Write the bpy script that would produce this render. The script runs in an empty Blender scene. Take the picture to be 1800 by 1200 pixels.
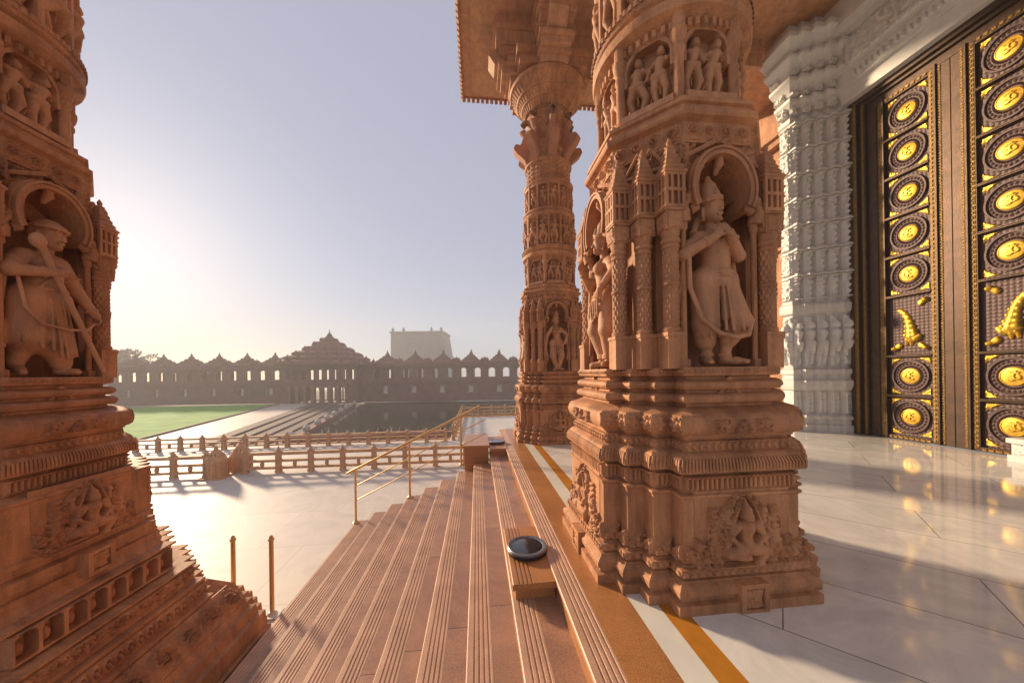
import bpy, math, random
import numpy as np
from mathutils import Matrix, Vector
R = math.radians
PI = math.pi
sc = bpy.context.scene
COL = sc.collection

# ------------------------------------------------------------------ camera, sky, sun, exposure
cam_d = bpy.data.cameras.new('camera')
cam_d.sensor_width = 36.0
cam_d.lens = 11.6
cam_d.shift_y = 55.0/1800.0
cam_d.clip_start = 0.05
cam_d.clip_end = 3000
cam = bpy.data.objects.new('camera', cam_d)
COL.objects.link(cam)
YAW = R(6.0)
cam.matrix_world = Matrix.Translation((0, 0, 1.6)) @ Matrix.Rotation(-YAW, 4, 'Z') @ Matrix.Rotation(R(90), 4, 'X') @ Matrix.Rotation(R(-0.86), 4, 'Z')
sc.camera = cam

SUN_AZ = R(-45.0)      # from +Y, towards -X
SUN_EL = R(17.0)
world = bpy.data.worlds.new('World')
sc.world = world
world.use_nodes = True
wn = world.node_tree
bg = wn.nodes['Background']
sky = wn.nodes.new('ShaderNodeTexSky')
sky.sky_type = 'NISHITA'
sky.sun_disc = False
sky.sun_elevation = SUN_EL
sky.sun_rotation = SUN_AZ
sky.altitude = 100
sky.air_density = 1.0
sky.dust_density = 0.6
sky.ozone_density = 2.0
# thin high haze: a pale veil over the clear sky
veil = wn.nodes.new('ShaderNodeMix'); veil.data_type = 'RGBA'; veil.blend_type = 'ADD'; veil.inputs[0].default_value = 1.0
veil.inputs[7].default_value = (4.55, 4.55, 5.5, 1)
dim = wn.nodes.new('ShaderNodeMix'); dim.data_type = 'RGBA'; dim.blend_type = 'MULTIPLY'; dim.inputs[0].default_value = 1.0
dim.inputs[7].default_value = (.50, .495, .50, 1)
wn.links.new(sky.outputs[0], dim.inputs[6])
wn.links.new(dim.outputs[2], veil.inputs[6])
wn.links.new(veil.outputs[2], bg.inputs[0])
bg.inputs[1].default_value = 0.05

sun_d = bpy.data.lights.new('sun', 'SUN')
sun_d.energy = 5.0
sun_d.angle = R(4.5)
sun_d.color = (1.0, 0.76, 0.50)
sun = bpy.data.objects.new('sun', sun_d)
COL.objects.link(sun)
sd = Vector((math.sin(SUN_AZ)*math.cos(SUN_EL), math.cos(SUN_AZ)*math.cos(SUN_EL), math.sin(SUN_EL)))
sun.rotation_euler = sd.to_track_quat('Z', 'Y').to_euler()
sun.location = sd*30

sc.view_settings.view_transform = 'Standard'
sc.view_settings.look = 'None'
sc.view_settings.exposure = 0.72
sc.view_settings.gamma = 1.0
sc.cycles.max_bounces = 8
sc.cycles.diffuse_bounces = 5
sc.cycles.volume_bounces = 0

# ------------------------------------------------------------------ materials
def mat(name, base, rough=0.7, metal=0.0, var=0.25, vscale=2.5, bump=0.0, bscale=30.0, second=None, carve=0.0, cscale=14.0, speck=0.0, spec=0.5, coat=0.0, streak=0.0):
    m = bpy.data.materials.new(name)
    m.use_nodes = True
    nt = m.node_tree
    N, L = nt.nodes, nt.links
    b = N['Principled BSDF']
    b.inputs['Roughness'].default_value = rough
    b.inputs['Metallic'].default_value = metal
    b.inputs['Specular IOR Level'].default_value = spec
    if coat: b.inputs['Coat Weight'].default_value = coat; b.inputs['Coat Roughness'].default_value = 0.08
    tc = N.new('ShaderNodeTexCoord')
    nz = N.new('ShaderNodeTexNoise')
    nz.inputs['Scale'].default_value = vscale
    nz.inputs['Detail'].default_value = 8
    nz.inputs['Roughness'].default_value = 0.65
    L.new(tc.outputs['Object'], nz.inputs['Vector'])
    cr = N.new('ShaderNodeValToRGB')
    s2 = second or tuple(c*(1-var) for c in base)
    cr.color_ramp.elements[0].position = 0.3
    cr.color_ramp.elements[0].color = (*s2, 1)
    cr.color_ramp.elements[1].position = 0.7
    cr.color_ramp.elements[1].color = (*[min(1, c*(1+var*0.6)) for c in base], 1)
    L.new(nz.outputs['Fac'], cr.inputs['Fac'])
    out = cr.outputs['Color']
    if speck:
        n2 = N.new('ShaderNodeTexNoise'); n2.inputs['Scale'].default_value = 160; n2.inputs['Detail'].default_value = 3
        L.new(tc.outputs['Object'], n2.inputs['Vector'])
        r2 = N.new('ShaderNodeValToRGB')
        r2.color_ramp.elements[0].position = 0.38; r2.color_ramp.elements[0].color = (1-speck,)*3+(1,)
        r2.color_ramp.elements[1].position = 0.62; r2.color_ramp.elements[1].color = (1+speck*.5,)*3+(1,)
        L.new(n2.outputs['Fac'], r2.inputs['Fac'])
        mx = N.new('ShaderNodeMix'); mx.data_type = 'RGBA'; mx.blend_type = 'MULTIPLY'; mx.inputs[0].default_value = 1
        L.new(out, mx.inputs[6]); L.new(r2.outputs['Color'], mx.inputs[7]); out = mx.outputs[2]
    if streak:
        mp = N.new('ShaderNodeMapping'); mp.inputs['Scale'].default_value = (5, 5, .9)
        L.new(tc.outputs['Object'], mp.inputs['Vector'])
        n4 = N.new('ShaderNodeTexNoise'); n4.inputs['Scale'].default_value = 1.3; n4.inputs['Detail'].default_value = 7; n4.inputs['Roughness'].default_value = .7
        L.new(mp.outputs[0], n4.inputs['Vector'])
        r4 = N.new('ShaderNodeValToRGB')
        r4.color_ramp.elements[0].position = .36; r4.color_ramp.elements[0].color = (1-streak, 1-streak*1.1, 1-streak*1.15, 1)
        r4.color_ramp.elements[1].position = .60; r4.color_ramp.elements[1].color = (1.06, 1.05, 1.02, 1)
        L.new(n4.outputs['Fac'], r4.inputs['Fac'])
        m4 = N.new('ShaderNodeMix'); m4.data_type = 'RGBA'; m4.blend_type = 'MULTIPLY'; m4.inputs[0].default_value = 1
        L.new(out, m4.inputs[6]); L.new(r4.outputs['Color'], m4.inputs[7]); out = m4.outputs[2]
    L.new(out, b.inputs['Base Color'])
    h = None
    if bump:
        n3 = N.new('ShaderNodeTexNoise'); n3.inputs['Scale'].default_value = bscale; n3.inputs['Detail'].default_value = 5
        L.new(tc.outputs['Object'], n3.inputs['Vector'])
        bp = N.new('ShaderNodeBump'); bp.inputs['Strength'].default_value = bump; bp.inputs['Distance'].default_value = 0.012
        L.new(n3.outputs['Fac'], bp.inputs['Height']); h = bp
    if carve:
        vo = N.new('ShaderNodeTexVoronoi'); vo.inputs['Scale'].default_value = cscale; vo.feature = 'SMOOTH_F1'
        L.new(tc.outputs['Object'], vo.inputs['Vector'])
        b2 = N.new('ShaderNodeBump'); b2.inputs['Strength'].default_value = carve; b2.inputs['Distance'].default_value = 0.03; b2.invert = True
        L.new(vo.outputs['Distance'], b2.inputs['Height'])
        if h: L.new(h.outputs['Normal'], b2.inputs['Normal'])
        h = b2
    if h: L.new(h.outputs['Normal'], b.inputs['Normal'])
    return m

def tile_mat(name, base, second, mortar, bw, bh, rough, ms=0.004, rot=0.0, vein=0.12, offset=0.5, bump=0.0, grain=0.0, loc=(0, 0, 0)):
    m = bpy.data.materials.new(name); m.use_nodes = True
    nt = m.node_tree; N, L = nt.nodes, nt.links
    b = N['Principled BSDF']
    tc = N.new('ShaderNodeTexCoord')
    mp = N.new('ShaderNodeMapping'); mp.inputs['Rotation'].default_value = (0, 0, rot); mp.inputs['Location'].default_value = loc
    L.new(tc.outputs['Object'], mp.inputs['Vector'])
    br = N.new('ShaderNodeTexBrick')
    br.offset = offset
    br.inputs['Scale'].default_value = 1.0
    br.inputs['Brick Width'].default_value = bw; br.inputs['Row Height'].default_value = bh
    br.inputs['Mortar Size'].default_value = ms; br.inputs['Mortar Smooth'].default_value = 0.2
    br.inputs['Color1'].default_value = (*base, 1); br.inputs['Color2'].default_value = (*second, 1); br.inputs['Mortar'].default_value = (*mortar, 1)
    L.new(mp.outputs[0], br.inputs['Vector'])
    nz = N.new('ShaderNodeTexNoise'); nz.inputs['Scale'].default_value = 1.1; nz.inputs['Detail'].default_value = 10; nz.inputs['Roughness'].default_value = .7; nz.inputs['Distortion'].default_value = 1.8
    L.new(tc.outputs['Object'], nz.inputs['Vector'])
    cr = N.new('ShaderNodeValToRGB')
    cr.color_ramp.elements[0].position = .35; cr.color_ramp.elements[0].color = (1-vein, 1-vein, 1-vein*.9, 1)
    cr.color_ramp.elements[1].position = .6; cr.color_ramp.elements[1].color = (1, 1, 1, 1)
    L.new(nz.outputs['Fac'], cr.inputs['Fac'])
    mx = N.new('ShaderNodeMix'); mx.data_type = 'RGBA'; mx.blend_type = 'MULTIPLY'; mx.inputs[0].default_value = 1
    L.new(br.outputs['Color'], mx.inputs[6]); L.new(cr.outputs['Color'], mx.inputs[7])
    out = mx.outputs[2]
    if grain:
        n2 = N.new('ShaderNodeTexNoise'); n2.inputs['Scale'].default_value = 130; n2.inputs['Detail'].default_value = 3
        L.new(tc.outputs['Object'], n2.inputs['Vector'])
        r2 = N.new('ShaderNodeValToRGB')
        r2.color_ramp.elements[0].position = .36; r2.color_ramp.elements[0].color = (1-grain,)*3+(1,)
        r2.color_ramp.elements[1].position = .64; r2.color_ramp.elements[1].color = (1, 1, 1, 1)
        L.new(n2.outputs['Fac'], r2.inputs['Fac'])
        m2 = N.new('ShaderNodeMix'); m2.data_type = 'RGBA'; m2.blend_type = 'MULTIPLY'; m2.inputs[0].default_value = 1
        L.new(out, m2.inputs[6]); L.new(r2.outputs['Color'], m2.inputs[7]); out = m2.outputs[2]
    L.new(out, b.inputs['Base Color'])
    rr = N.new('ShaderNodeMapRange'); rr.inputs[3].default_value = rough*0.75; rr.inputs[4].default_value = rough*1.5
    L.new(nz.outputs['Fac'], rr.inputs[0]); L.new(rr.outputs[0], b.inputs['Roughness'])
    return m

M = {
 'stone': mat('pink_sandstone', (.51, .245, .112), .72, var=.3, vscale=2.2, second=(.36, .158, .074), bump=.35, bscale=38, speck=.16, streak=.38),
 'carved': mat('carved_sandstone', (.45, .205, .115), .75, var=.25, vscale=5, bump=.3, bscale=60, carve=.35, cscale=26),
 'statue': mat('statue_sandstone', (.51, .25, .125), .68, var=.25, vscale=3, bump=.25, bscale=45, speck=.14, streak=.25),
 'roofstone': mat('peach_stone', (.54, .29, .16), .75, var=.2, vscale=1.2, bump=.2, streak=.25),
 'granite': tile_mat('brown_granite', (.50, .265, .16), (.44, .225, .135), (.12, .06, .04), 50, 1.35, .34, ms=.004, vein=.3, grain=.35),
 'nosing': mat('edge_lit_granite_nosing', (.57, .33, .21), .5, var=.25, vscale=3, speck=.3),  # paler than the treads: light caught along the step edges, put into the colour
 'granite_top': mat('polished_brown_granite', (.46, .20, .07), .3, var=.25, vscale=2, speck=.35),
 'orange': mat('orange_stone', (.50, .20, .025), .2, var=.2, vscale=4),
 'whitestrip': mat('white_strip_marble', (.72, .69, .60), .16, var=.08, vscale=3),
 'marble': tile_mat('white_floor_marble', (.84, .80, .73), (.76, .73, .67), (.30, .26, .22), 2.3, .76, .075, ms=.005, rot=R(45), vein=.22, loc=(0, -.33, 0)),
 'terrace': tile_mat('white_terrace_marble', (.66, .60, .53), (.60, .55, .49), (.45, .40, .34), 1.6, 1.6, .5, ms=.006, vein=.14),
 'wmarble': mat('white_carved_marble', (.66, .65, .61), .5, var=.12, vscale=4, bump=.2, bscale=60),
 'wcarved': mat('white_filigree_marble', (.64, .62, .54), .55, var=.15, vscale=6, bump=.2, bscale=70, carve=.6, cscale=20),
 'bronze': mat('dark_bronze', (.075, .042, .026), .42, metal=.55, var=.4, vscale=8, bump=.2, bscale=60),
 'purple': mat('violet_bronze', (.085, .045, .04), .5, metal=.25, var=.3, vscale=15, bump=.3, bscale=90),
 'gold': mat('polished_gold', (.66, .40, .04), .42, metal=.55, var=.4, vscale=20, bump=.15, bscale=60),
 'oldgold': mat('aged_gold', (.26, .15, .035), .5, metal=.5, var=.85, vscale=45, bump=.4, bscale=70),
 'brass': mat('brass', (.68, .44, .18), .34, metal=.6, var=.2, vscale=8),
 'balu': mat('balustrade_sandstone', (.60, .36, .20), .7, var=.25, vscale=4, bump=.2, streak=.25),
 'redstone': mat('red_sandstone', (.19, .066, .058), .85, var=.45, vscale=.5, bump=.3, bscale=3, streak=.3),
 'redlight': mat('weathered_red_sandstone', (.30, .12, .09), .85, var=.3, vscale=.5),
 'window_light': mat('pale_window_light', (.75, .72, .62), .7, var=.1),  # brightness seen through the lower windows, given as a pale colour
 'greystone': mat('grey_concrete', (.34, .34, .33), .85, var=.15, vscale=.3),
 'lawn': mat('lawn_grass', (.10, .36, .015), .9, var=.5, vscale=.35, bump=.5, bscale=8),
 'earth': mat('dusty_ground', (.20, .17, .11), .95, var=.3, vscale=.05),
 'path': mat('pale_stone_path', (.50, .43, .38), .6, var=.15, vscale=.3),
 'ghat': mat('dark_stone_steps', (.115, .065, .06), .8, var=.35, vscale=.4),
 'glass': mat('dark_lamp_glass', (.02, .022, .028), .07, var=.1, coat=.6),
 'bezel': mat('lamp_bezel', (.22, .22, .24), .35, metal=.8, var=.1),
 'black': mat('black_housing', (.012, .012, .014), .45, var=.1),
 'leaf': mat('dark_foliage', (.045, .075, .028), .85, var=.4, vscale=1.5),
 'bark': mat('bark', (.10, .07, .05), .9, var=.3, vscale=3),
}
wm = bpy.data.materials.new('pond_water'); wm.use_nodes = True
_b = wm.node_tree.nodes['Principled BSDF']
_b.inputs['Base Color'].default_value = (.018, .026, .014, 1); _b.inputs['Roughness'].default_value = .06; _b.inputs['IOR'].default_value = 1.33
_n = wm.node_tree.nodes.new('ShaderNodeTexNoise'); _n.inputs['Scale'].default_value = 1.4; _n.inputs['Detail'].default_value = 4
_c = wm.node_tree.nodes.new('ShaderNodeTexCoord'); wm.node_tree.links.new(_c.outputs['Object'], _n.inputs['Vector'])
_p = wm.node_tree.nodes.new('ShaderNodeBump'); _p.inputs['Strength'].default_value = .12; _p.inputs['Distance'].default_value = .05
wm.node_tree.links.new(_n.outputs['Fac'], _p.inputs['Height']); wm.node_tree.links.new(_p.outputs['Normal'], _b.inputs['Normal'])
M['water'] = wm

# ------------------------------------------------------------------ mesh helpers
class MB:
    def __init__(s): s.vs, s.fs, s.n, s.M = [], [], 0, Matrix.Identity(4)
    def add(s, V, F):
        V = np.asarray(V, float).reshape(-1, 3)
        A = np.array(s.M)
        V = V @ A[:3, :3].T + A[:3, 3]
        s.vs.append(V)
        if isinstance(F, np.ndarray): s.fs.append(F + s.n)
        else:
            by = {}
            for f in F: by.setdefault(len(f), []).append(f)
            for k, l in by.items(): s.fs.append(np.array(l) + s.n)
        s.n += len(V)
        return s
    def box(s, x0, x1, y0, y1, z0, z1):
        return s.add([(x0,y0,z0),(x1,y0,z0),(x1,y1,z0),(x0,y1,z0),(x0,y0,z1),(x1,y0,z1),(x1,y1,z1),(x0,y1,z1)],
              [(0,3,2,1),(4,5,6,7),(0,1,5,4),(1,2,6,5),(2,3,7,6),(3,0,4,7)])
    def loft(s, rings, cap=True):
        n = len(rings[0]); V = np.concatenate([np.asarray(r, float) for r in rings])
        i = np.arange(n); j = (i+1) % n
        F = [np.stack([k*n+i, k*n+j, (k+1)*n+j, (k+1)*n+i], 1) for k in range(len(rings)-1)]
        s.add(V, np.concatenate(F))
        if cap:
            base = s.n - len(V)
            s.fs.append(np.arange(n)[::-1][None, :] + base)
            s.fs.append(np.arange(n)[None, :] + base + (len(rings)-1)*n)
        return s
    def lathe(s, prof, n=32, c=(0, 0), a0=0.0, cap=True):
        a = a0 + np.arange(n)*2*PI/n
        return s.loft([np.stack([c[0]+r*np.cos(a), c[1]+r*np.sin(a), np.full(n, z)], 1) for r, z in prof], cap)
    def prism(s, pts, z0, z1):
        return s.loft([[(x, y, z0) for x, y in pts], [(x, y, z1) for x, y in pts]])
    def sweepx(s, pts, x0, x1):     # polygon in (y,z) extruded along x
        return s.loft([[(x0, y, z) for y, z in pts], [(x1, y, z) for y, z in pts]])
    def tube(s, pts, r, n=8):
        pts = [Vector(p) for p in pts]
        rs = r if isinstance(r, (list, tuple)) else [r]*len(pts)
        rings = []
        for i, p in enumerate(pts):
            d = (pts[min(i+1, len(pts)-1)] - pts[max(i-1, 0)]).normalized()
            up = Vector((0, 0, 1)) if abs(d.z) < .95 else Vector((0, 1, 0))
            a = d.cross(up).normalized(); b = a.cross(d).normalized()
            rings.append([tuple(p + rs[i]*(math.cos(t)*a + math.sin(t)*b)) for t in [2*PI*k/n for k in range(n)]])
        return s.loft(rings)
    def grid(s, P):
        ny, nx = P.shape[:2]
        i = np.arange(nx*ny).reshape(ny, nx)
        F = np.stack([i[:-1, :-1], i[:-1, 1:], i[1:, 1:], i[1:, :-1]], -1).reshape(-1, 4)
        return s.add(P.reshape(-1, 3), F)
    def mesh(s, name, m, ang=38):
        me = bpy.data.meshes.new(name)
        V = np.concatenate(s.vs)
        me.vertices.add(len(V)); me.vertices.foreach_set('co', V.ravel())
        lo, st, c = [], [], 0
        for f in s.fs:
            k = f.shape[1]; lo.append(f.ravel()); st.append(c + np.arange(len(f))*k); c += f.size
        lo = np.concatenate(lo); st = np.concatenate(st)
        me.loops.add(len(lo)); me.loops.foreach_set('vertex_index', lo.astype(np.int32))
        me.polygons.add(len(st)); me.polygons.foreach_set('loop_start', st.astype(np.int32))
        me.update(calc_edges=True); me.validate()
        me.polygons.foreach_set('use_smooth', np.ones(len(me.polygons), bool))
        if ang < 170: me.set_sharp_from_angle(angle=R(ang))
        me.materials.append(M[m] if isinstance(m, str) else m)
        return me
    def obj(s, name, m, parent=None, ang=38): return link(name, s.mesh(name, m, ang), parent)

def link(name, me, parent=None):
    o = bpy.data.objects.new(name, me); COL.objects.link(o)
    if parent: o.parent = parent
    return o
def tag(o, label=None, cat=None, group=None, kind=None):
    if label: o['label'] = label
    if cat: o['category'] = cat
    if group: o['group'] = group
    if kind: o['kind'] = kind
    return o
def thing(name, label, cat, loc=(0, 0, 0), rz=0.0, group=None):
    o = link(name, None); o.location = loc; o.rotation_euler = (0, 0, rz)
    return tag(o, label, cat, group)
def copy_tree(o, parent=None):
    c = o.copy(); COL.objects.link(c)
    if parent: c.parent = parent
    for ch in [x for x in bpy.data.objects if x.parent == o]: copy_tree(ch, c)
    return c

# ------------------------------------------------------------------ carving: height fields
def relief(mb, Mx, W, H, fn, res=.008, u0=None, edge=.012, base=.002):
    nx = max(3, int(W/res)+1); nz = max(3, int(H/res)+1)
    U, V = np.meshgrid(np.linspace(-W/2, W/2, nx), np.linspace(0, H, nz))
    h = fn(U, V) + base
    h[0, :] = h[-1, :] = -edge; h[:, 0] = h[:, -1] = -edge
    P = np.stack([U, -h, V], -1)
    old = mb.M; mb.M = old @ Mx; mb.grid(P); mb.M = old

def cyl_relief(mb, rfun, z0, z1, fn, res=.01, n=None, pitch=1.0):
    r = rfun(0.5); n = n or int(2*PI*r/res); nz = max(3, int((z1-z0)/res)+1)
    a = np.linspace(0, 2*PI, n+1); t = np.linspace(0, 1, nz)
    A, T = np.meshgrid(a, t)
    rr = np.vectorize(rfun)(T) + fn(A*r, T*(z1-z0), A)
    mb.grid(np.stack([rr*np.cos(A), rr*np.sin(A), z0+T*(z1-z0)], -1))

def caps(U, V, lst):
    h = np.zeros_like(U)
    for (x0, z0, r0, x1, z1, r1, b) in lst:
        dx, dz = x1-x0, z1-z0; L2 = dx*dx+dz*dz+1e-9
        t = np.clip(((U-x0)*dx+(V-z0)*dz)/L2, 0, 1)
        r = r0+(r1-r0)*t
        q = r*r-((U-x0-t*dx)**2+(V-z0-t*dz)**2)
        h = np.maximum(h, np.where(q > 0, b*r+np.sqrt(np.maximum(q, 0)), 0))
    return h

def dancer_caps(cx, z0, H, rnd, flip=1):
    # standing dancing figure, hips thrown to one side
    s = H; k = flip
    P = lambda x, z: (cx+k*x*s, z0+z*s)
    hip = rnd.uniform(.02, .06); kn = rnd.uniform(.08, .16)
    C = []
    def c(a, ra, b, rb, d=.3):
        (x0, y0), (x1, y1) = P(*a), P(*b); C.append((x0, y0, ra*s, x1, y1, rb*s, d))
    head = (-hip*.6, .83)
    c(head, .066, (head[0], .87), .06, .9); c((head[0], .91), .05, (head[0], .985), .02, .6)
    c((0, .76), .04, head, .04, .5)
    c((-.085, .70), .058, (.085, .70), .058, .6)
    c((0, .68), .085, (hip, .52), .07, .6)
    c((hip-.06, .46), .082, (hip+.06, .46), .082, .6)
    c((hip-.06, .45), .08, (-kn, .25), .062, .5); c((-kn, .25), .06, (-.05, .05), .038, .4); c((-.05, .03), .035, (-.14, .02), .028, .4)
    c((hip+.05, .45), .08, (kn+.02, .27), .062, .5); c((kn+.02, .27), .06, (.07, .05), .038, .4); c((.07, .03), .035, (.16, .02), .028, .4)
    e1 = (-.19, rnd.uniform(.55, .74)); h1 = (rnd.uniform(-.2, -.06), rnd.choice([.62, .92, .5]))
    c((-.10, .70), .045, e1, .036, .5); c(e1, .036, h1, .028, .7); c(h1, .034, (h1[0], h1[1]+.03), .026, .8)
    e2 = (.20, rnd.uniform(.56, .74)); h2 = (rnd.uniform(.05, .22), rnd.choice([.6, .95, .52]))
    c((.10, .70), .045, e2, .036, .5); c(e2, .036, h2, .028, .7); c(h2, .034, (h2[0], h2[1]+.03), .026, .8)
    c((hip, .5), .03, (hip+.14, .12), .02, .3); c((hip, .5), .03, (hip-.02, .2), .022, .5)
    return C

def leafy(U, V, rnd, size, amp, dens=1.4, mask=None):
    W = U.max()-U.min(); H = V.max()-V.min()
    n = int(W*H/(size*size)*dens*2)
    h = np.zeros_like(U)
    u0, v0 = U.min(), V.min()
    du = W/(U.shape[1]-1); dv = H/(U.shape[0]-1)
    for _ in range(n):
        x = u0+rnd.random()*W; z = v0+rnd.random()*H
        a = size*rnd.uniform(.5, 1.0); b = a*rnd.uniform(.35, .6); t = rnd.random()*PI
        i0 = max(0, int((x-a-u0)/du)); i1 = min(U.shape[1], int((x+a-u0)/du)+2)
        j0 = max(0, int((z-a-v0)/dv)); j1 = min(U.shape[0], int((z+a-v0)/dv)+2)
        if i1 <= i0 or j1 <= j0: continue
        X = U[j0:j1, i0:i1]-x; Z = V[j0:j1, i0:i1]-z
        p = X*math.cos(t)+Z*math.sin(t); q = -X*math.sin(t)+Z*math.cos(t)
        g = 1-(p/a)**2-(q/b)**2
        g = np.where(g > 0, np.sqrt(np.maximum(g, 0))*(1-.45*np.exp(-(q/(b*.22))**2)), 0)
        h[j0:j1, i0:i1] = np.maximum(h[j0:j1, i0:i1], g*amp*rnd.uniform(.6, 1))
    return h if mask is None else h*mask

def scrolls(U, V, amp, H=None):
    H = H or (V.max()-V.min()); W = U.max()-U.min()
    n = max(1, round(W/H)); h = np.zeros_like(U)
    for i in range(n):
        cx = U.min()+(i+.5)*W/n; s = 1 if i % 2 else -1
        X = (U-cx); Z = V-V.min()-H/2
        r = np.sqrt(X*X+Z*Z)/(H*.5)+1e-4; a = np.arctan2(Z, X)*s
        g = (.5+.5*np.cos(a-7.5*np.log(r+.1)))**1.5*np.clip(1.12-r, 0, 1)**.4
        petals = np.where(r < .3, .5+.5*np.cos(6*a), 0)
        g = np.maximum(g*(.75+.25*np.cos(9*a)), petals)
        h = np.maximum(h, g*np.clip((1.08-r)*8, 0, 1))
    return h*amp

QP = [(.9, .5), (.77, .5), (.77, .64), (.64, .64), (.64, .77), (.5, .77), (.5, .9)]
PLAN = []
for k in range(4):
    for x, y in QP:
        for _ in range(k): x, y = -y, x
        PLAN.append((x, y))
PLAN = np.array(PLAN)
def plan(d): return PLAN + np.sign(PLAN)*d
def ring(d, z): return np.column_stack([plan(d), np.full(len(PLAN), z)])
def segM(p0, p1, z, tilt=0.0):
    p0 = Vector((*p0, 0)); p1 = Vector((*p1, 0)); d = (p1-p0).normalized(); n = Vector((d.y, -d.x, 0)); c = (p0+p1)/2
    mx = Matrix(((d.x, -n.x, 0, c.x), (d.y, -n.y, 0, c.y), (0, 0, 1, z), (0, 0, 0, 1)))
    return mx @ Matrix.Rotation(tilt, 4, 'X')
def band(mb, d, z, H, fn, res=.009, tilt=0.0, minw=.1, base=.002, faces=None):
    P = plan(d)
    for i in range(len(P)):
        p0, p1 = P[i], P[(i+1) % len(P)]
        W = float(np.hypot(*(p1-p0)))
        if W < minw: continue
        if faces and not faces((p1-p0)/W): continue
        relief(mb, segM(p0, p1, z, tilt), W, H, lambda U, V: fn(U, V, W), res, base=base)
def faceM(k, dist, z0, n=4):
    return Matrix.Rotation(-2*PI*k/n, 4, 'Z') @ Matrix.Translation((0, -dist, z0))

# ------------------------------------------------------------------ carving: statues from a distance field
def nets(D, o, res):
    s = D < 0
    c8 = [(a, b, c) for a in (0, 1) for b in (0, 1) for c in (0, 1)]
    sh = tuple(k-1 for k in D.shape)
    def sl(A, o3): return A[o3[0]:o3[0]+sh[0], o3[1]:o3[1]+sh[1], o3[2]:o3[2]+sh[2]]
    cnt = sum(sl(s, c).astype(np.int8) for c in c8)
    ii = np.argwhere((cnt > 0) & (cnt < 8))
    P = np.zeros((len(ii), 3)); Nn = np.zeros(len(ii))
    def at(A, c): return A[ii[:, 0]+c[0], ii[:, 1]+c[1], ii[:, 2]+c[2]]
    for a in c8:
        for ax in range(3):
            if a[ax]: continue
            b = tuple(a[k]+(1 if k == ax else 0) for k in range(3))
            da, db = at(D, a), at(D, b); cr = (da < 0) != (db < 0)
            t = np.where(cr, da/np.where(cr, da-db, 1), 0)
            pos = np.array(a, float)[None, :]+t[:, None]*(np.array(b)-np.array(a))[None, :]
            P[cr] += pos[cr]; Nn[cr] += 1
    V = (ii+P/Nn[:, None])*res+np.array(o)
    idx = -np.ones(sh, int); idx[ii[:, 0], ii[:, 1], ii[:, 2]] = np.arange(len(ii))
    F = []
    for ax in range(3):
        u, v = [(1, 2), (2, 0), (0, 1)][ax]
        sa = np.take(s, range(0, D.shape[ax]-1), ax); sb = np.take(s, range(1, D.shape[ax]), ax)
        e = np.argwhere(sa != sb)
        e = e[(e[:, u] > 0) & (e[:, v] > 0) & (e[:, u] < sh[u]) & (e[:, v] < sh[v])]
        if not len(e): continue
        def g(du, dv):
            q = e.copy(); q[:, u] -= du; q[:, v] -= dv
            return idx[q[:, 0], q[:, 1], q[:, 2]]
        q = np.stack([g(1, 1), g(0, 1), g(0, 0), g(1, 0)], 1)
        fl = sb[e[:, 0], e[:, 1], e[:, 2]]
        q[fl] = q[fl][:, ::-1]
        F.append(q[(q >= 0).all(1)])
    return V, np.concatenate(F)

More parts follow.
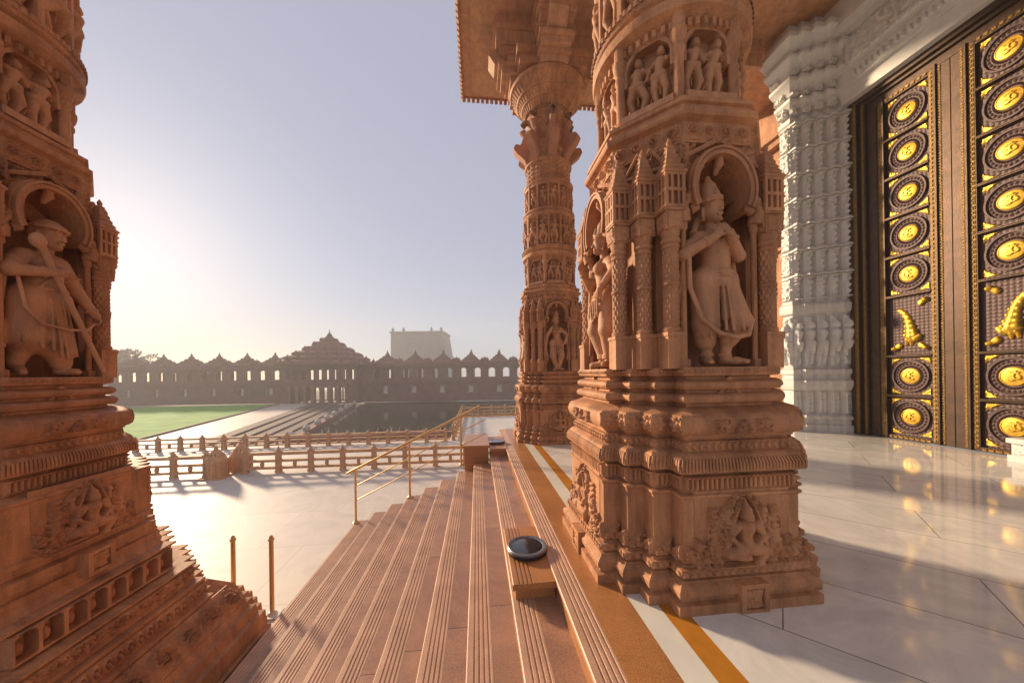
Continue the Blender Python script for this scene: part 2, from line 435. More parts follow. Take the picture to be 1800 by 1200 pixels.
class Sculpt:
    def __init__(s, lo, hi, res):
        s.lo, s.res = np.array(lo, float), res
        n = [int((h-l)/res)+1 for l, h in zip(lo, hi)]
        s.ax = [l+np.arange(k)*res for l, k in zip(lo, n)]
        s.D = np.full(n, .12)
    def _sub(s, lo, hi):
        r = []
        for k in range(3):
            a = max(0, int((lo[k]-s.lo[k])/s.res)); b = min(len(s.ax[k]), int((hi[k]-s.lo[k])/s.res)+2)
            if b <= a: return None
            r.append(slice(a, b))
        return tuple(r)
    def _put(s, sub, d, k, cut=False):
        O = s.D[sub]
        if cut: d = -d; h = np.clip(.5-.5*(d-O)/k, 0, 1); s.D[sub] = O+(d-O)*(1-h)+k*h*(1-h) if False else np.maximum(O, d); return
        h = np.clip(.5+.5*(O-d)/k, 0, 1)
        s.D[sub] = O+(d-O)*h-k*h*(1-h)
    def cone(s, a, ra, b, rb, k=.02, fy=1.0):
        a, b = np.array(a, float), np.array(b, float); m = max(ra, rb)*max(1, 1/fy)+2*k+2*s.res
        sub = s._sub(np.minimum(a, b)-m, np.maximum(a, b)+m)
        if sub is None: return s
        X, Y, Z = np.meshgrid(*[s.ax[i][sub[i]] for i in range(3)], indexing='ij')
        d = b-a; L2 = d@d+1e-12
        t = np.clip(((X-a[0])*d[0]+(Y-a[1])*d[1]+(Z-a[2])*d[2])/L2, 0, 1)
        dist = np.sqrt((X-a[0]-t*d[0])**2+((Y-a[1]-t*d[1])/fy)**2+(Z-a[2]-t*d[2])**2)-(ra+(rb-ra)*t)
        s._put(sub, dist, k); return s
    def ball(s, c, r3, k=.015, cut=False):
        c, r3 = np.array(c, float), np.array(r3, float); m = r3+2*k+2*s.res
        sub = s._sub(c-m, c+m)
        if sub is None: return s
        X, Y, Z = np.meshgrid(*[s.ax[i][sub[i]]-c[i] for i in range(3)], indexing='ij')
        k0 = np.sqrt((X/r3[0])**2+(Y/r3[1])**2+(Z/r3[2])**2)+1e-9
        k1 = np.sqrt((X/r3[0]**2)**2+(Y/r3[1]**2)**2+(Z/r3[2]**2)**2)+1e-9
        s._put(sub, k0*(k0-1)/k1, k, cut); return s
    def poly(s, pts, r, k=.008):
        rs = r if isinstance(r, (list, tuple)) else [r]*len(pts)
        for i in range(len(pts)-1): s.cone(pts[i], rs[i], pts[i+1], rs[i+1], k)
        return s
    def hand(s, w, dirv, palm_n, side=1, L=.085):
        # palm + four unequal curled fingers + thumb from the side of the palm
        w, d, n = Vector(w), Vector(dirv).normalized(), Vector(palm_n).normalized()
        t = d.cross(n).normalized()*side
        c = w+d*L*.35
        for f in (-.016, 0, .016): s.cone(w+t*f*.6, .015, w+d*L*.5+t*f, .013, .008)
        for f, l in ((-.024, .40), (-.008, .52), (.008, .5), (.024, .36)):
            p0 = w+d*L*.5+t*f; p1 = p0+d*L*l*.55+n*L*.06; p2 = p1+d*L*l*.35+n*L*l*.4
            s.cone(p0, .0085, p1, .008, .003); s.cone(p1, .008, p2, .0065, .002)
        p0 = w+d*L*.15-t*.024; p1 = p0+d*L*.3-t*.018+n*.008; p2 = p1+d*L*.22+n*.012
        s.cone(p0, .011, p1, .009, .004); s.cone(p1, .009, p2, .007, .003)
        return s
    def head(s, c, yaw=0.0, roll=0.0, crown=.17, S=1.0, cap='crown'):
        # c = middle of the head; the face looks towards -y before yaw
        Rm = Matrix.Rotation(yaw, 3, 'Z') @ Matrix.Rotation(roll, 3, 'Y')
        P = lambda x, y, z: tuple(Vector(c)+Rm @ Vector((x*S, y*S, z*S)))
        s.ball(c, (.070*S, .082*S, .094*S), .01)
        s.cone(P(0, -.025, -.05), .047*S, P(0, -.045, -.083), .024*S, .02)
        s.cone(P(0, -.078, .012), .009*S, P(0, -.094, -.026), .0135*S, .008)       # nose
        s.ball(P(-.012, -.084, -.03), (.009*S,)*3, .006); s.ball(P(.012, -.084, -.03), (.009*S,)*3, .006)
        for sg in (-1, 1):
            s.ball(P(sg*.030, -.068, .008), (.019*S, .012*S, .009*S), .003)        # eyes
            s.poly([P(sg*.010, -.080, .024), P(sg*.032, -.076, .033), P(sg*.054, -.058, .024)], .0055*S, .005)
            s.cone(P(sg*.076, .0, .012), .012*S, P(sg*.078, .004, -.05), .010*S, .006)  # ears
            s.ball(P(sg*.08, -.004, -.066), (.014*S,)*3, .004)                      # ear rings
        s.cone(P(-.021, -.078, -.049), .006*S, P(.021, -.078, -.049), .006*S, .004)
        s.cone(P(-.015, -.077, -.058), .007*S, P(.015, -.077, -.058), .007*S, .004)
        s.ball(P(0, -.068, -.082), (.018*S, .016*S, .014*S), .01)
        s.ball(P(0, .045, .01), (.078*S, .06*S, .09*S), .02)                        # hair at the back
        if cap == 'crown':
            for z, r in ((.055, .077), (.075, .079)): s.poly([P(r*math.sin(a)*1.0, -r*math.cos(a), z) for a in np.linspace(-2, 2, 9)], .009*S, .004)
            s.cone(P(0, 0, .07), .068*S, P(0, .005, .07+crown*.55), .052*S, .01)
            s.cone(P(0, .005, .07+crown*.55), .05*S, P(0, .008, .07+crown*.9), .024*S, .008)
            s.ball(P(0, .008, .07+crown), (.02*S,)*3, .006)
            s.cone(P(0, -.072, .08), .018*S, P(0, -.062, .14), .008*S, .006)
        else:
            s.ball(P(0, .005, .07), (.088*S, .09*S, .045*S), .008)
            s.ball(P(0, .008, .098), (.062*S, .064*S, .035*S), .008)
            s.poly([P(.088*math.sin(a), -.09*math.cos(a), .055) for a in np.linspace(-3.1, 3.1, 13)], .014*S, .005)
        return s
    def ring3(s, c, r, axis, rr, k=.003, fy=1.0):
        ax = Vector(axis).normalized(); u = ax.cross(Vector((.3, .9, .1))).normalized(); v = ax.cross(u)
        s.poly([tuple(Vector(c)+(u*math.cos(t)+v*math.sin(t))*r) for t in np.linspace(0, 2*PI, 13)], rr, k)
        return s
    def mesh(s, name, m='statue'):
        V, F = nets(s.D, s.lo, s.res)
        mb = MB(); mb.add(V, F)
        return mb.mesh(name, m, 180)

def statue_flutist(res):
    s = Sculpt((-.36, -.30, -.03), (.30, .16, 1.46), res)
    # legs under a draped dhoti
    s.cone((-.085, -.04, .60), .10, (-.115, -.075, .30), .086, .02); s.cone((-.115, -.075, .30), .086, (-.095, -.05, .17), .072, .01)
    s.cone((.055, -.04, .60), .10, (.145, -.10, .31), .084, .012); s.cone((.145, -.10, .31), .083, (.085, -.06, .19), .07, .01)
    s.cone((-.092, -.05, .18), .046, (-.082, -.045, .05), .038, .01); s.cone((.082, -.06, .2), .045, (.062, -.05, .05), .037, .01)
    for x, dx in ((-.082, -.05), (.062, .085)):
        s.cone((x, -.02, .028), .034, (x+dx*.6, -.11, .022), .030, .015); s.cone((x+dx*.6, -.11, .022), .030, (x+dx, -.165, .016), .018, .01)
        s.ring3((x, -.045, .07), .042, (0, 0, 1), .011)
        for q in range(4): s.ball((x+dx*.95-.022+q*.014, -.17+q*.004, .012), (.008, .012, .008), .003)
    # pleats
    s.cone((-.01, -.125, .62), .022, (.015, -.125, .34), .030, .006, 0.5)
    for a, b in (((-.15, -.10, .56), (-.15, -.12, .2)), ((-.11, -.145, .55), (-.12, -.155, .19)), ((-.05, -.14, .56), (-.055, -.15, .2)), ((.05, -.13, .55), (.06, -.16, .22)), ((.10, -.13, .52), (.115, -.178, .24)), ((.14, -.09, .5), (.19, -.14, .26))):
        s.cone(a, .008, b, .011, .014)
    s.cone((-.02, -.15, .58), .01, (-.03, -.19, .24), .012, .008); s.cone((.012, -.15, .58), .01, (.025, -.19, .24), .012, .008)
    # pelvis, waist, chest (tribhanga bend)
    s.cone((-.07, -.03, .62), .115, (.06, -.03, .62), .112, .03); s.cone((0, -.03, .64), .112, (.0, -.045, .76), .092, .03)
    s.cone((0, -.045, .76), .094, (-.015, -.05, .88), .105, .03); s.cone((-.10, -.03, .93), .068, (.07, -.03, .93), .068, .03)
    s.ball((-.06, -.115, .89), (.05, .03, .045), .02); s.ball((.03, -.115, .89), (.05, .03, .045), .02)
    s.ring3((0, -.03, .665), .125, (0, .05, 1), .014); s.ball((0, -.15, .665), (.03, .02, .025), .006)
    s.ring3((0, -.03, .635), .13, (0, .05, 1), .010)
    s.cone((-.02, -.03, .96), .05, (-.025, -.04, 1.06), .044, .02)
    s.poly([(-.09, -.09, .985), (-.05, -.135, .93), (-.015, -.15, .90), (.025, -.135, .93), (.06, -.09, .985)], .009, .003)
    s.poly([(-.07, -.08, 1.0), (-.02, -.115, .96), (.04, -.08, 1.0)], .010, .003)
    s.head((-.035, -.06, 1.145), yaw=.12, roll=-.10, crown=.17)
    s.poly([(.04, .01, 1.1), (.09, .0, 1.0), (.10, .0, .93)], [.03, .026, .016], .01); s.poly([(-.10, .01, 1.1), (-.14, .0, 1.0), (-.14, .0, .92)], [.03, .026, .016], .01)
    # arms: both hands raised to the left of the face
    e = (-.275, -.08, .80); h = (-.105, -.185, .90)
    s.cone((-.125, -.03, .94), .056, e, .046, .02); s.cone(e, .046, h, .031, .012); s.hand(h, (.55, -.15, .85), (.6, .6, -.2), 1)
    e = (.155, -.09, .80); h = (.0, -.195, .925)
    s.cone((.095, -.03, .94), .056, e, .046, .02); s.cone(e, .046, h, .031, .012); s.hand(h, (-.75, -.05, .6), (-.3, .6, .5), -1)
    for c, r, ax in (((-.205, -.055, .87), .053, (.8, .2, .7)), ((-.15, -.155, .875), .037, (1, -.6, .6)), ((.125, -.06, .87), .053, (-.3, .3, 1)), ((.045, -.165, .89), .037, (-.8, -.4, .6))):
        s.ring3(c, r, ax, .009)
    # sash: over the arm, a long loop below the knees
    s.poly([(-.25, -.11, .78), (-.26, -.13, .55), (-.20, -.17, .32), (-.09, -.205, .215), (.03, -.215, .185), (.13, -.20, .205), (.195, -.16, .31), (.19, -.10, .42)], .0165, .004)
    s.poly([(-.255, -.06, .8), (-.285, -.05, .55), (-.27, -.04, .35)], [.02, .03, .015], .01)
    s.poly([(.15, -.03, .8), (.2, .0, .55), (.22, .0, .35)], [.02, .03, .012], .01)
    return s.mesh('statue')

def statue_staff(res):
    s = Sculpt((-.38, -.32, -.03), (.38, .16, 1.46), res)
    # weight on the right leg, left leg crossed behind
    s.cone((-.05, -.04, .60), .115, (.03, -.08, .32), .092, .03); s.cone((.03, -.08, .32), .09, (.09, -.06, .10), .066, .02)
    s.cone((.05, -.03, .60), .105, (-.06, -.02, .34), .08, .02); s.cone((-.06, -.02, .34), .075, (-.16, -.02, .10), .05, .02)
    s.cone((.09, -.05, .03), .036, (.12, -.15, .022), .028, .015); s.cone((-.16, -.03, .06), .04, (-.19, -.11, .02), .026, .015)
    for q in range(4): s.ball((.098+q*.013, -.172+q*.003, .014), (.008, .012, .008), .003)
    # long robe
    s.cone((-.07, -.03, .62), .13, (.06, -.03, .62), .118, .03); s.cone((-.10, -.05, .58), .12, (-.12, -.04, .30), .12, .04)
    s.cone((-.12, -.05, .34), .11, (.06, -.06, .22), .10, .04)
    for a, b in (((-.17, -.12, .6), (-.2, -.14, .26)), ((-.10, -.165, .6), (-.12, -.17, .22)), ((-.03, -.165, .6), (-.01, -.185, .15)), ((.03, -.155, .6), (.07, -.165, .14)), ((.08, -.13, .58), (.14, -.13, .16)), ((-.06, -.17, .6), (-.06, -.18, .2)), ((0, -.16, .58), (.035, -.18, .14))):
        s.cone(a, .008, b, .012, .012)
    s.cone((-.015, -.03, .64), .118, (-.01, -.045, .78), .10, .03); s.cone((-.01, -.045, .78), .10, (.0, -.05, .88), .11, .03)
    s.cone((-.095, -.03, .94), .07, (.085, -.03, .94), .07, .03)
    s.ball((-.04, -.115, .89), (.055, .03, .045), .02); s.ball((.05, -.115, .89), (.055, .03, .045), .02)
    s.ring3((-.01, -.03, .69), .132, (0, .05, 1), .015)
    s.poly([(.075, -.09, .98), (.05, -.14, .9), (-.03, -.15, .8), (-.10, -.13, .7)], .012, .004)
    s.poly([(-.08, -.09, .99), (-.02, -.15, .87), (.02, -.15, .86), (.07, -.09, .98)], .009, .003)
    s.cone((.0, -.03, .96), .052, (.02, -.045, 1.06), .047, .02)
    s.head((.025, -.06, 1.15), yaw=.15, roll=.05, S=1.08, cap='turban')
    # left arm bent across the chest gripping the staff, right arm hanging
    e = (-.25, -.11, .80); h = (-.06, -.21, .83)
    s.cone((-.125, -.03, .94), .062, e, .052, .02); s.cone(e, .05, h, .034, .012); s.hand(h, (.8, -.2, .5), (.3, .8, .1), 1)
    e = (.20, -.08, .72); h = (.27, -.15, .53)
    s.cone((.125, -.03, .94), .058, e, .047, .02); s.cone(e, .046, h, .032, .012); s.hand(h, (.25, -.25, -.9), (-.8, .2, .1), -1)
    for c, r, ax in (((-.19, -.065, .87), .06, (.8, .2, .7)), ((-.11, -.175, .822), .042, (1, -.4, .2)), ((.17, -.06, .82), .056, (.4, -.3, -1)), ((.255, -.13, .57), .041, (.3, -.3, -.9))):
        s.ring3(c, r, ax, .009)
    s.cone((-.155, -.20, 1.03), .024, (.275, -.205, .02), .017, .004)
    s.ball((-.165, -.2, 1.05), (.05, .04, .06), .01)
    s.poly([(-.23, -.14, .74), (-.22, -.17, .52), (-.14, -.2, .4), (.02, -.215, .37), (.16, -.2, .39), (.26, -.15, .46)], .012, .004)
    s.poly([(-.25, -.05, .8), (-.29, -.04, .5), (-.26, -.04, .25)], [.03, .045, .03], .02)
    return s.mesh('statue')

def statue_dancer(res):
    s = Sculpt((-.36, -.30, -.03), (.34, .16, 1.46), res)
    s.cone((-.06, -.03, .62), .10, (-.10, -.10, .34), .078, .03); s.cone((-.10, -.10, .34), .074, (-.02, -.06, .08), .046, .02)
    s.cone((.06, -.03, .62), .10, (.10, -.07, .33), .078, .03); s.cone((.10, -.07, .33), .074, (.05, -.03, .06), .044, .02)
    s.cone((-.02, -.05, .03), .034, (-.09, -.14, .02), .024, .015); s.cone((.05, -.04, .03), .034, (.13, -.12, .02), .024, .015)
    for z in (.08, .1): s.ring3((-.02, -.06, z), .05, (0, 0, 1), .010); s.ring3((.052, -.04, z), .05, (0, 0, 1), .010)
    s.cone((-.065, -.03, .62), .112, (.065, -.03, .62), .112, .03); s.cone((0, -.03, .64), .10, (.01, -.04, .77), .074, .03)
    s.cone((.01, -.04, .77), .076, (-.01, -.045, .88), .095, .03); s.cone((-.09, -.03, .93), .058, (.075, -.03, .93), .058, .03)
    s.ball((-.06, -.115, .885), (.055, .055, .055), .012); s.ball((.045, -.115, .885), (.055, .055, .055), .012)
    for z in (.64, .61): s.ring3((0, -.03, z), .122, (0, .04, 1), .012)
    for a in (-.09, -.045, 0, .045, .09): s.poly([(a, -.15, .6), (a*1.1, -.16, .52), (a*1.2, -.16, .44)], [.012, .01, .006], .004)
    s.poly([(-.06, -.09, .98), (-.01, -.16, .86), (.045, -.09, .98)], .009, .003)
    s.cone((-.01, -.03, .96), .045, (-.02, -.04, 1.06), .04, .02)
    s.head((-.025, -.055, 1.14), yaw=-.2, roll=.12, crown=.16, S=.95)
    e = (-.23, -.10, .78); h = (-.16, -.21, .92)
    s.cone((-.115, -.03, .94), .05, e, .042, .02); s.cone(e, .041, h, .028, .012); s.hand(h, (.2, -.2, .9), (.8, .3, 0), 1)
    e = (.235, -.06, .82); h = (.19, -.17, .66)
    s.cone((.095, -.03, .94), .05, e, .042, .02); s.cone(e, .041, h, .028, .012); s.hand(h, (-.5, -.3, -.7), (-.5, .7, 0), -1)
    for c, r, ax in (((-.18, -.06, .86), .048, (.8, .2, .9)), ((.175, -.04, .88), .048, (.8, 0, -.7)), ((-.172, -.19, .88), .034, (.2, -.3, 1)), ((.2, -.15, .69), .034, (-.1, -.4, -.9))):
        s.ring3(c, r, ax, .009)
    s.poly([(-.22, -.1, .76), (-.27, -.09, .5), (-.22, -.1, .3), (-.27, -.1, .12)], [.02, .03, .022, .012], .01)
    s.poly([(.22, -.06, .8), (.28, -.05, .5), (.24, -.06, .25)], [.02, .03, .014], .01)
    s.poly([(-.12, -.14, .55), (0, -.17, .4), (.12, -.13, .55)], .012, .005)
    return s.mesh('statue')

# ------------------------------------------------------------------ the setting: porch floor, steps, terrace, lower court
def flat(name, pts, z, m, kind='structure', thick=None):
    mb = MB()
    if thick: mb.prism(pts, z-thick, z)
    else: mb.add([(x, y, z) for x, y in pts], [tuple(range(len(pts)))])
    o = mb.obj(name, m)
    if kind: o['kind'] = kind
    return o
NX = lambda k: .58-.34*k         # nosing of step k
PYE = 30.0                       # the porch runs on beyond the frame
flat('porch_floor', [(1.36, -6), (22, -6), (22, 16), (5.0, 16), (5.0, 9.4), (1.36, 9.4)], 0, 'marble', thick=.3)
flat('porch_orange_strip', [(1.206, -6), (1.359, -6), (1.359, 9.4), (1.206, 9.4)], 0, 'orange', thick=.3)
flat('porch_white_strip', [(1.035, -6), (1.205, -6), (1.205, 9.4), (1.035, 9.4)], 0, 'whitestrip', thick=.3)
mb = MB()
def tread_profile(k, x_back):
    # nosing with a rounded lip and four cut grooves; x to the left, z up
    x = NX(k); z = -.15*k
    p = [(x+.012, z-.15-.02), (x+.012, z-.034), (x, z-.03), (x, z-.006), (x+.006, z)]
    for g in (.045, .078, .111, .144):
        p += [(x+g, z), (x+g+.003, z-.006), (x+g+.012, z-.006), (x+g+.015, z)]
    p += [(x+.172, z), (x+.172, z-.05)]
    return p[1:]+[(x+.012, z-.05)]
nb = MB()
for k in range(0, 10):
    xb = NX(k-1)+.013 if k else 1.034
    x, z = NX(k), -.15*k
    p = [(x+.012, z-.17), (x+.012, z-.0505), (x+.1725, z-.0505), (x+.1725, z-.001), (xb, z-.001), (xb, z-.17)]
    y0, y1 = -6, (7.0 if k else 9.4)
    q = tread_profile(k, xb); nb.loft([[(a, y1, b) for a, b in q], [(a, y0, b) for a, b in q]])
    if k == 0:
        eb = MB(); eb.loft([[(x, y1, z) for x, z in p], [(x, y0, z) for x, z in p]]); o = eb.obj('porch_edge', 'granite_top', ang=20); o['kind'] = 'structure'; continue
    ring0 = [(x, y0, z) for x, z in p]; ring1 = [(x, y1, z) for x, z in p]
    mb.loft([ring1, ring0])
mb.box(-2.46, 1.03, -6, 6.99, -1.75, -1.54)
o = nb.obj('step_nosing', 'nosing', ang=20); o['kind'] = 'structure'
steps = mb.obj('stone_steps', 'granite', ang=20); steps['kind'] = 'structure'
# solid base under the porch, seen beyond the end of the steps
mb = MB(); mb.box(.62, 5.02, 7.0, 9.38, -1.6, -.18); mb.box(5.02, 22, 7.0, 15.98, -1.6, -.31); o = mb.obj('porch_base', 'granite'); o['kind'] = 'structure'
flat('terrace_floor', [(-40, -8), (-2.40, -8), (-2.40, 7.0), (.61, 7.0), (.61, 9.37), (5.01, 9.37), (5.01, 15.97), (22, 15.97), (22, 24.4), (-1.35, 24.4), (-1.35, 15.9), (-40, 15.9)], -1.5, 'terrace', thick=.8)
mb = MB()
mb.box(-40, -1.36, 15.6, 15.95, -6.2, -2.32); mb.box(-1.7, 22, 24.1, 24.42, -6.2, -2.32); mb.box(-1.7, -1.37, 15.96, 24.09, -6.2, -2.32)
o = mb.obj('terrace_retaining_wall', 'redlight'); tag(o, 'plain red sandstone wall carrying the white terrace above the pond court', 'wall')
LZ = -6.0
flat('lower_ground', [(-188, -38), (128, -38), (128, 213), (-188, 213)], LZ-1.55, 'earth')
flat('lawn', [(-39.4, 36), (-54.5, 97), (-170, 97), (-170, 36)], LZ, 'lawn', thick=1.5)
flat('lawn_kerb', [(-39.0, 36), (-54.1, 97), (-54.5, 97.02), (-39.41, 36)], LZ+.25, 'ghat', thick=1.7)
flat('courtyard_path', [(-31.0, 36), (-45.0, 95.5), (-54.09, 97), (-38.99, 36)], LZ+.02, 'path', thick=1.5)
flat('pond_water', [(-22.2, 43.8), (-34.0, 104), (46, 104), (46, 40), (-3, 40), (-3.0, 43.8)], LZ-.75, 'water')
mb = MB()
for i in range(5):               # low dark steps between the path and the pond
    a, b = i/5, (i+1)/5
    l0, l1 = -30.98+(8.4)*a, -44.98+(11.2)*a; r0, r1 = -30.98+8.4*b, -44.98+11.2*b
    mb.prism([(l0, 38), (r0, 38), (r1, 95.4), (l1, 95.4)], LZ-1.6, LZ+.18-.19*i)
o = mb.obj('pond_steps', 'ghat'); o['kind'] = 'structure'
t = thing('pond_parapet', 'low dark stone parapet with pale cap blocks along the left bank of the pond', 'wall', (-22.6, 40, LZ-1.5))
mb = MB(); mb.prism([(0, 0), (.5, 0), (-11.2, 56), (-11.7, 56)], 0, 1.25); mb.obj('wall', 'redlight', t)
me = None
for i in range(9):
    f = (i+.6)/9
    mb = MB(); mb.lathe([(.42, 0), (.5, .1), (.5, .55), (.3, .75), (.12, .95)], 8)
    if me is None: me = mb.mesh('cap_block', 'path')
    o = link('cap_block', me, t); o.location = (.25-11.45*f, 56*f, 1.25)
t = thing('pond_wall', 'low red sandstone wall with small dark finials along the near edge of the pond', 'wall', (-23, 41.5, LZ-1.5))
mb = MB(); mb.box(0, 19.6, 0, 1.0, 0, 1.7); mb.box(-.1, 19.7, -.1, 1.1, 1.7, 1.9); mb.box(0, 19.6, -2.4, -1.2, 0, 1.15); mb.obj('wall', 'redlight', t)
me = None
for x in (11.0, 13.6, 18.6):
    mb = MB(); mb.lathe([(.5, 0), (.5, .2), (.34, .3), (.3, .5), (.15, .7), (.02, 1.0)], 8)
    me = me or mb.mesh('finial', 'ghat')
    o = link('finial', me, t); o.location = (x, .5, 1.9)

# ------------------------------------------------------------------ carved columns
def pilaster_mesh():
    mb = MB()
    mb.box(-.066, .066, -.066, .066, 0, .255); mb.box(-.073, .073, -.073, .073, .235, .262)
    pr = [(.060, .26), (.066, .275), (.066, .29), (.056, .30)]
    mb.lathe(pr, 20)
    def diap(U, V, A): return .010*np.abs(np.cos(A*5+V*42))*np.abs(np.cos(A*5-V*42))
    cyl_relief(mb, lambda t: .048, .30, .60, diap, .0065)
    mb.lathe([(.05, .595), (.062, .605), (.064, .62), (.05, .635)], 20)
    cyl_relief(mb, lambda t: .048, .63, .87, diap, .0065)
    mb.lathe([(.05, .865), (.062, .875), (.062, .89), (.054, .90), (.068, .915), (.068, .935), (.056, .945), (.062, .965), (.066, .985), (.066, 1.0)], 20)
    mb.box(-.064, .064, -.064, .064, .995, 1.13)
    for k in range(4): relief(mb, faceM(k, .065, 1.0), .115, .12, lambda U, V: leafy(U, V, random.Random(5), .028, .012), .007)
    mb.box(-.074, .074, -.074, .074, 1.128, 1.148)
    return mb.mesh('pilaster', 'stone', 30)
def pavilion_mesh():
    # little carved pavilion: two rows of three openings, stepped eaves and a spire
    mb = MB()
    mb.box(-.052, .052, -.052, .052, 0, .25)
    for z0, z1 in ((0, .022), (.115, .137), (.228, .25)): mb.box(-.078, .078, -.078, .078, z0, z1)
    for k in range(4):
        mb.M = Matrix.Rotation(k*PI/2, 4, 'Z')
        for x in (-.068, -.026, .022, .060):
            for z0, z1 in ((.021, .116), (.136, .229)): mb.box(x-.008+.002, x+.012, -.076, -.05, z0, z1)
    mb.M = Matrix.Identity(4)
    z = .249; w = .088
    for i in range(5):
        mb.loft([[(sx*w*.95, sy*w*.95, z) for sx, sy in ((-1, -1), (1, -1), (1, 1), (-1, 1))], [(sx*w, sy*w, z+.012) for sx, sy in ((-1, -1), (1, -1), (1, 1), (-1, 1))], [(sx*w*.72, sy*w*.72, z+.042) for sx, sy in ((-1, -1), (1, -1), (1, 1), (-1, 1))]])
        z += .040; w *= .80
    mb.lathe([(.03, z), (.034, z+.015), (.014, z+.03), (.02, z+.05), (.004, z+.085)], 10)
    return mb.mesh('pavilion', 'stone', 30)
def plinth_mesh():
    mb = MB()
    P = [(.02, 0), (.02, .065), (-.012, .075), (-.012, .105), (.012, .115), (.014, .15), (-.0, .165), (-.03, .185), (-.03, .198), (-.045, .204), (-.045, .215), (-.03, .222), (-.03, .268), (-.055, .274), (-.055, .284), (-.07, .29), (-.07, .72), (-.055, .735), (-.055, .752), (-.085, .76), (-.085, .885), (-.095, .892), (-.06, .90), (-.035, .905), (-.03, .92), (-.034, .96), (-.05, 1.0), (-.075, 1.03), (-.095, 1.04), (-.095, 1.105), (-.115, 1.115), (-.115, 1.13), (-.085, 1.137), (-.085, 1.15), (-.06, 1.165), (-.045, 1.20), (-.042, 1.235), (-.05, 1.27), (-.072, 1.298), (-.105, 1.312), (-.15, 1.335), (-.165, 1.34), (-.165, 1.362), (-.125, 1.37), (-.115, 1.39), (-.118, 1.41), (-.135, 1.428), (-.172, 1.436), (-.172, 1.456), (-.135, 1.464), (-.122, 1.485), (-.128, 1.51), (-.15, 1.524), (-.182, 1.53), (-.182, 1.552), (-.14, 1.56), (-.135, 1.575), (-.135, 1.61), (-.14, 1.62)]
    mb.loft([ring(d, z) for d, z in P])
    rw = random.Random(44)
    def beads(U, V, W):
        n = max(2, round(W/.034)); x = ((U/W+.5)*n) % 1-.5
        return .012*np.sqrt(np.clip(1-(x/.42)**2-((V-.017)/.015)**2, 0, 1))
    band(mb, -.135, 1.576, .033, beads, .006)
    def tri(U, V, W):
        n = max(1, round(W/.055)); x = np.abs(((U/W+.5)*n) % 1-.5)*2
        return .011*(V < .05*(1-x))+.006*(V > .043)
    band(mb, -.03, .222, .046, tri, .006)
    def petal(U, V, W):
        if W > .3: return np.zeros_like(U)-.02
        a = np.abs(U)/.045; v = V/.105
        return np.where(a < np.sin(np.clip(v, 0, 1)*PI)**.7, .012+.010*np.cos(V*130)*(a > .25), -.012)
    band(mb, -.043, 1.175, .105, petal, .006)
    def wedge(U, V, W):
        a = np.abs(U)/(W/2); m = V < .13*np.clip((a-.45)/.55, 0, 1) if W > .3 else V < .13*np.clip(.3+.7*(U/W+.5), 0, 1)
        return np.where(m, .008+leafy(U, V, rw, .035, .03), -.008)
    band(mb, -.07, .292, .15, wedge, .007)
    return mb.mesh('plinth', 'stone', 40)
def fringe_mesh():
    mb = MB()
    def fr(U, V, W):
        n = max(2, round(W/.036)); x = (U/W+.5)*n; fx = np.abs((x % 1)-.5)*2
        v = V/.12
        drop = (v > .22)*(fx < .62)*.020 + .014*(fx < .75)*np.clip(1-np.abs(v-.12)/.16, 0, 1)+(v > .88)*.02
        return drop
    band(mb, -.085, .762, .12, fr, .007)
    return mb.mesh('lotus_fringe', 'stone', 30)
def rib_mesh():
    mb = MB()
    P = [(-.034, .918), (-.033, .96), (-.049, 1.0)]
    for (d0, z0), (d1, z1) in zip(P[:-1], P[1:]):
        pl0, pl1 = plan(d0), plan(d1)
        for i in range(28):
            p0, p1, q0, q1 = pl0[i], pl0[(i+1) % 28], pl1[i], pl1[(i+1) % 28]
            L = np.hypot(*(p1-p0)); n = max(2, int(L/.024))
            d = (p1-p0)/L; nn = np.array([d[1], -d[0]])
            for k in range(n):
                a, b = (k+.22)/n, (k+.78)/n
                V = []
                for f in (a, b):
                    for (s0, s1, z) in ((p0, p1, z0), (q0, q1, z1)):
                        c = s0+(s1-s0)*f; V += [(*c, z), (*(c+nn*.009), z)]
                mb.add(V, [(0, 1, 3, 2), (5, 4, 6, 7), (1, 5, 7, 3), (4, 0, 2, 6), (3, 7, 6, 2), (0, 4, 5, 1)])
    def dent(U, V, W):
        n = max(2, round(W/.05)); x = ((U/W+.5)*n) % 1; v = V/.062
        return .013*((np.abs(x-.5)*1.0+np.abs(v-.5)*.7) < .36)
    band(mb, -.095, 1.042, .062, dent, .007)
    return mb.mesh('ribbed_eave', 'stone', 30)
